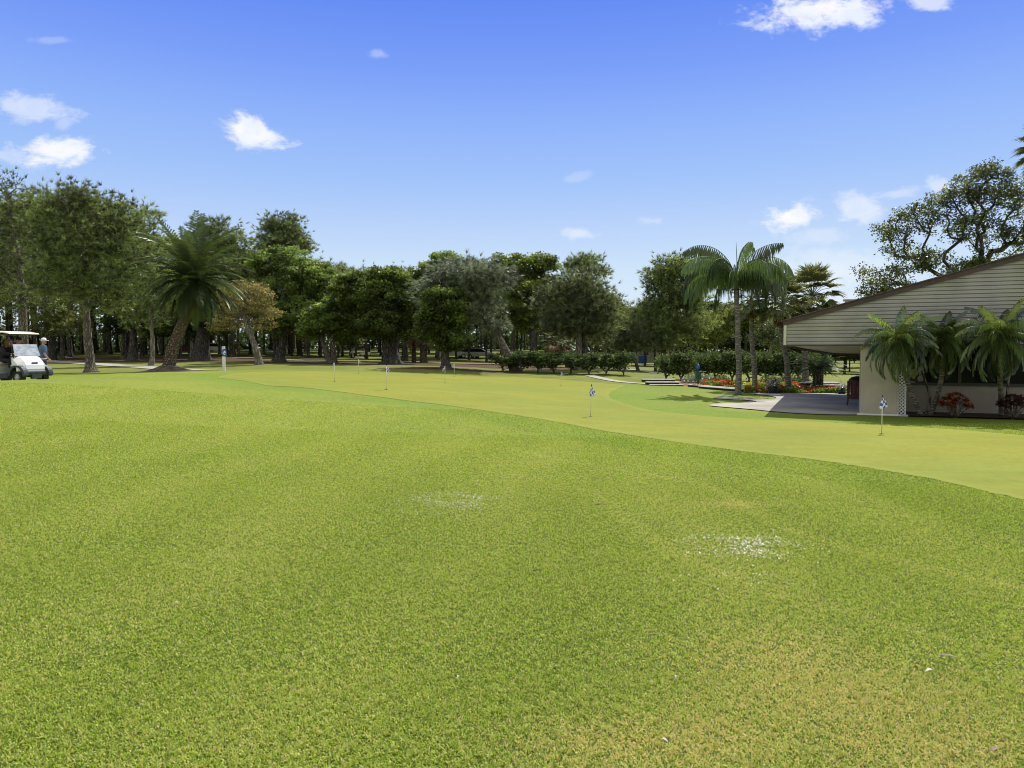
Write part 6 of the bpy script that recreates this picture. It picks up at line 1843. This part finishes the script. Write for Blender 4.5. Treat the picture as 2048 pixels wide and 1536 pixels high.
# blue bins
for i, (px, lab) in enumerate([(1281, 'blue wheeled bin far off by the beige house, left of two'), (1289, 'blue wheeled bin far off by the beige house, right of two')]):
    q = at(px, 104); t = thing('wheeled_bin', lab, 'bin', q, 0, 'blue bins by the beige house')
    m_ = MB(); m_.prism([(-.24, .05), (.24, .05), (.3, 1.0), (-.3, 1.0)], -.3, .3); m_.build('body', pbr('bin_blue', (.02, .06, .32), .5, .1), t)
    m_ = MB(); m_.box((0, 0, 1.03), (.66, .66, .06)); m_.build('lid', M_sblue, t, bevel=.02)
    for s_ in (-1, 1): m_ = MB(); m_.tube([(s_ * .2, .3, .1), (s_ * .26, .3, .1)], .1, 10); m_.build('wheel', M_tyre, t)

# ================================================================== SMALL THINGS ON THE FOREGROUND TURF
def flecks(label, px, py, rx, ry, k, seed, mat):
    h_ = hit(px, py); rs = np.random.default_rng(seed)
    x = h_.x + rs.normal(size=k) * rx; y = h_.y + rs.normal(size=k) * ry
    cl_ = np.sin(x * 9 + 2 * np.sin(y * 7)) + np.sin(y * 11 + x * 4) + rs.normal(size=k) * .7 > -.4
    x, y = x[cl_], y[cl_]
    c = np.column_stack([x, y, Hn(x, y) + rs.uniform(.012, .024, len(x))])
    v, qd = leaf_quads(c, .0095, rs, 1.4, aspect=.5)
    o_ = link('pale_flecks', np_mesh('pale_flecks', v, [qd], mat, rs.uniform(.7, 1.2, len(x)))); tag(o_, label, 'flecks', None, 'stuff')
M_fleck = leaf_mat('pale_dry_blades', (.85, .84, .66), (.5, .5, .36), .2, .05)
flecks('scatter of pale dry flecks on the turf, nearer patch on the right', 1495, 1095, .26, .24, 1500, 601, M_fleck)
flecks('scatter of pale dry flecks on the turf, farther patch near the middle', 905, 1005, .36, .38, 1500, 602, M_fleck)
flecks('few stray pale flecks below the nearer patch', 1480, 1160, .2, .12, 140, 603, M_fleck)
M_twig = pbr('twig_bark', (.12, .10, .08), .9, .3, 20); M_dl = pbr('dead_leaf', (.30, .22, .14), .8, .3, 30); M_pl = pbr('pale_leaf', (.62, .58, .50), .7, .2, 30)
def twig(label, px, py, L_, rz, mat=None):
    h_ = hit(px, py); m_ = MB(); m_.tube([(-L_ / 2, 0, .024), (-L_ * .1, L_ * .06, .030), (L_ / 2, 0, .026)], [.005, .004, .002], 6)
    o_ = m_.build('twig', mat or M_twig, None, loc=h_); o_.rotation_euler = (0, 0, rz); tag(o_, label, 'twig')
def dleaf(label, px, py, L_, rz, mat):
    h_ = hit(px, py); m_ = MB(); n_ = 7; vs = []
    for i in range(n_):
        f = i / (n_ - 1); w_ = L_ * .22 * math.sin(math.pi * min(.97, max(.04, f))); zz = .022 + .012 * math.sin(f * 3)
        vs += [(-L_ / 2 + f * L_, -w_, zz + w_ * .35), (-L_ / 2 + f * L_, 0, zz), (-L_ / 2 + f * L_, w_, zz + w_ * .35)]
    fs = []
    for i in range(n_ - 1): fs += [(3 * i, 3 * i + 3, 3 * i + 4, 3 * i + 1), (3 * i + 1, 3 * i + 4, 3 * i + 5, 3 * i + 2)]
    m_.add(vs, fs); o_ = m_.build('fallen_leaf', mat, None, loc=h_); o_.rotation_euler = (0, 0, rz); tag(o_, label, 'leaf')
twig('short dark twig on the turf below the middle putting flag', 1203, 1014, .13, R(12))
dleaf('brown curled leaf on the turf right of the farther pale patch', 1049, 961, .09, .5, M_dl)
dleaf('pale oval leaf lying on the turf at lower right', 1859, 1352, .055, .1, M_pl)
dleaf('small white leaf on the turf at the bottom centre right', 1352, 1365, .03, .9, M_pl)
dleaf('dark leaf on the turf above the small white leaf', 1402, 1284, .035, .2, M_twig)
twig('thin pale straw on the turf at the right, above the oval leaf', 1897, 1322, .09, R(-30), M_pl)
dleaf('pale leaf at the bottom edge of the photo, right of centre', 1328, 1497, .035, 2.6, M_pl)
dleaf('small pale leaf on the turf left of centre', 352, 1217, .035, .3, M_pl)
dleaf('small pale leaf near the bottom of the photo, left of centre', 917, 1367, .03, 1.2, M_pl)
dleaf('dark leaf on the turf at the far lower left', 297, 1216, .03, .8, M_twig)
dleaf('little brown leaf beside the nearer pale patch', 1543, 1056, .04, .4, M_dl)
twig('small dark twig on the turf just below the centre of the photo', 1075, 1148, .07, R(5))
dleaf('tan bark flake at the bottom right of the photo', 1990, 1521, .06, .2, M_dl)
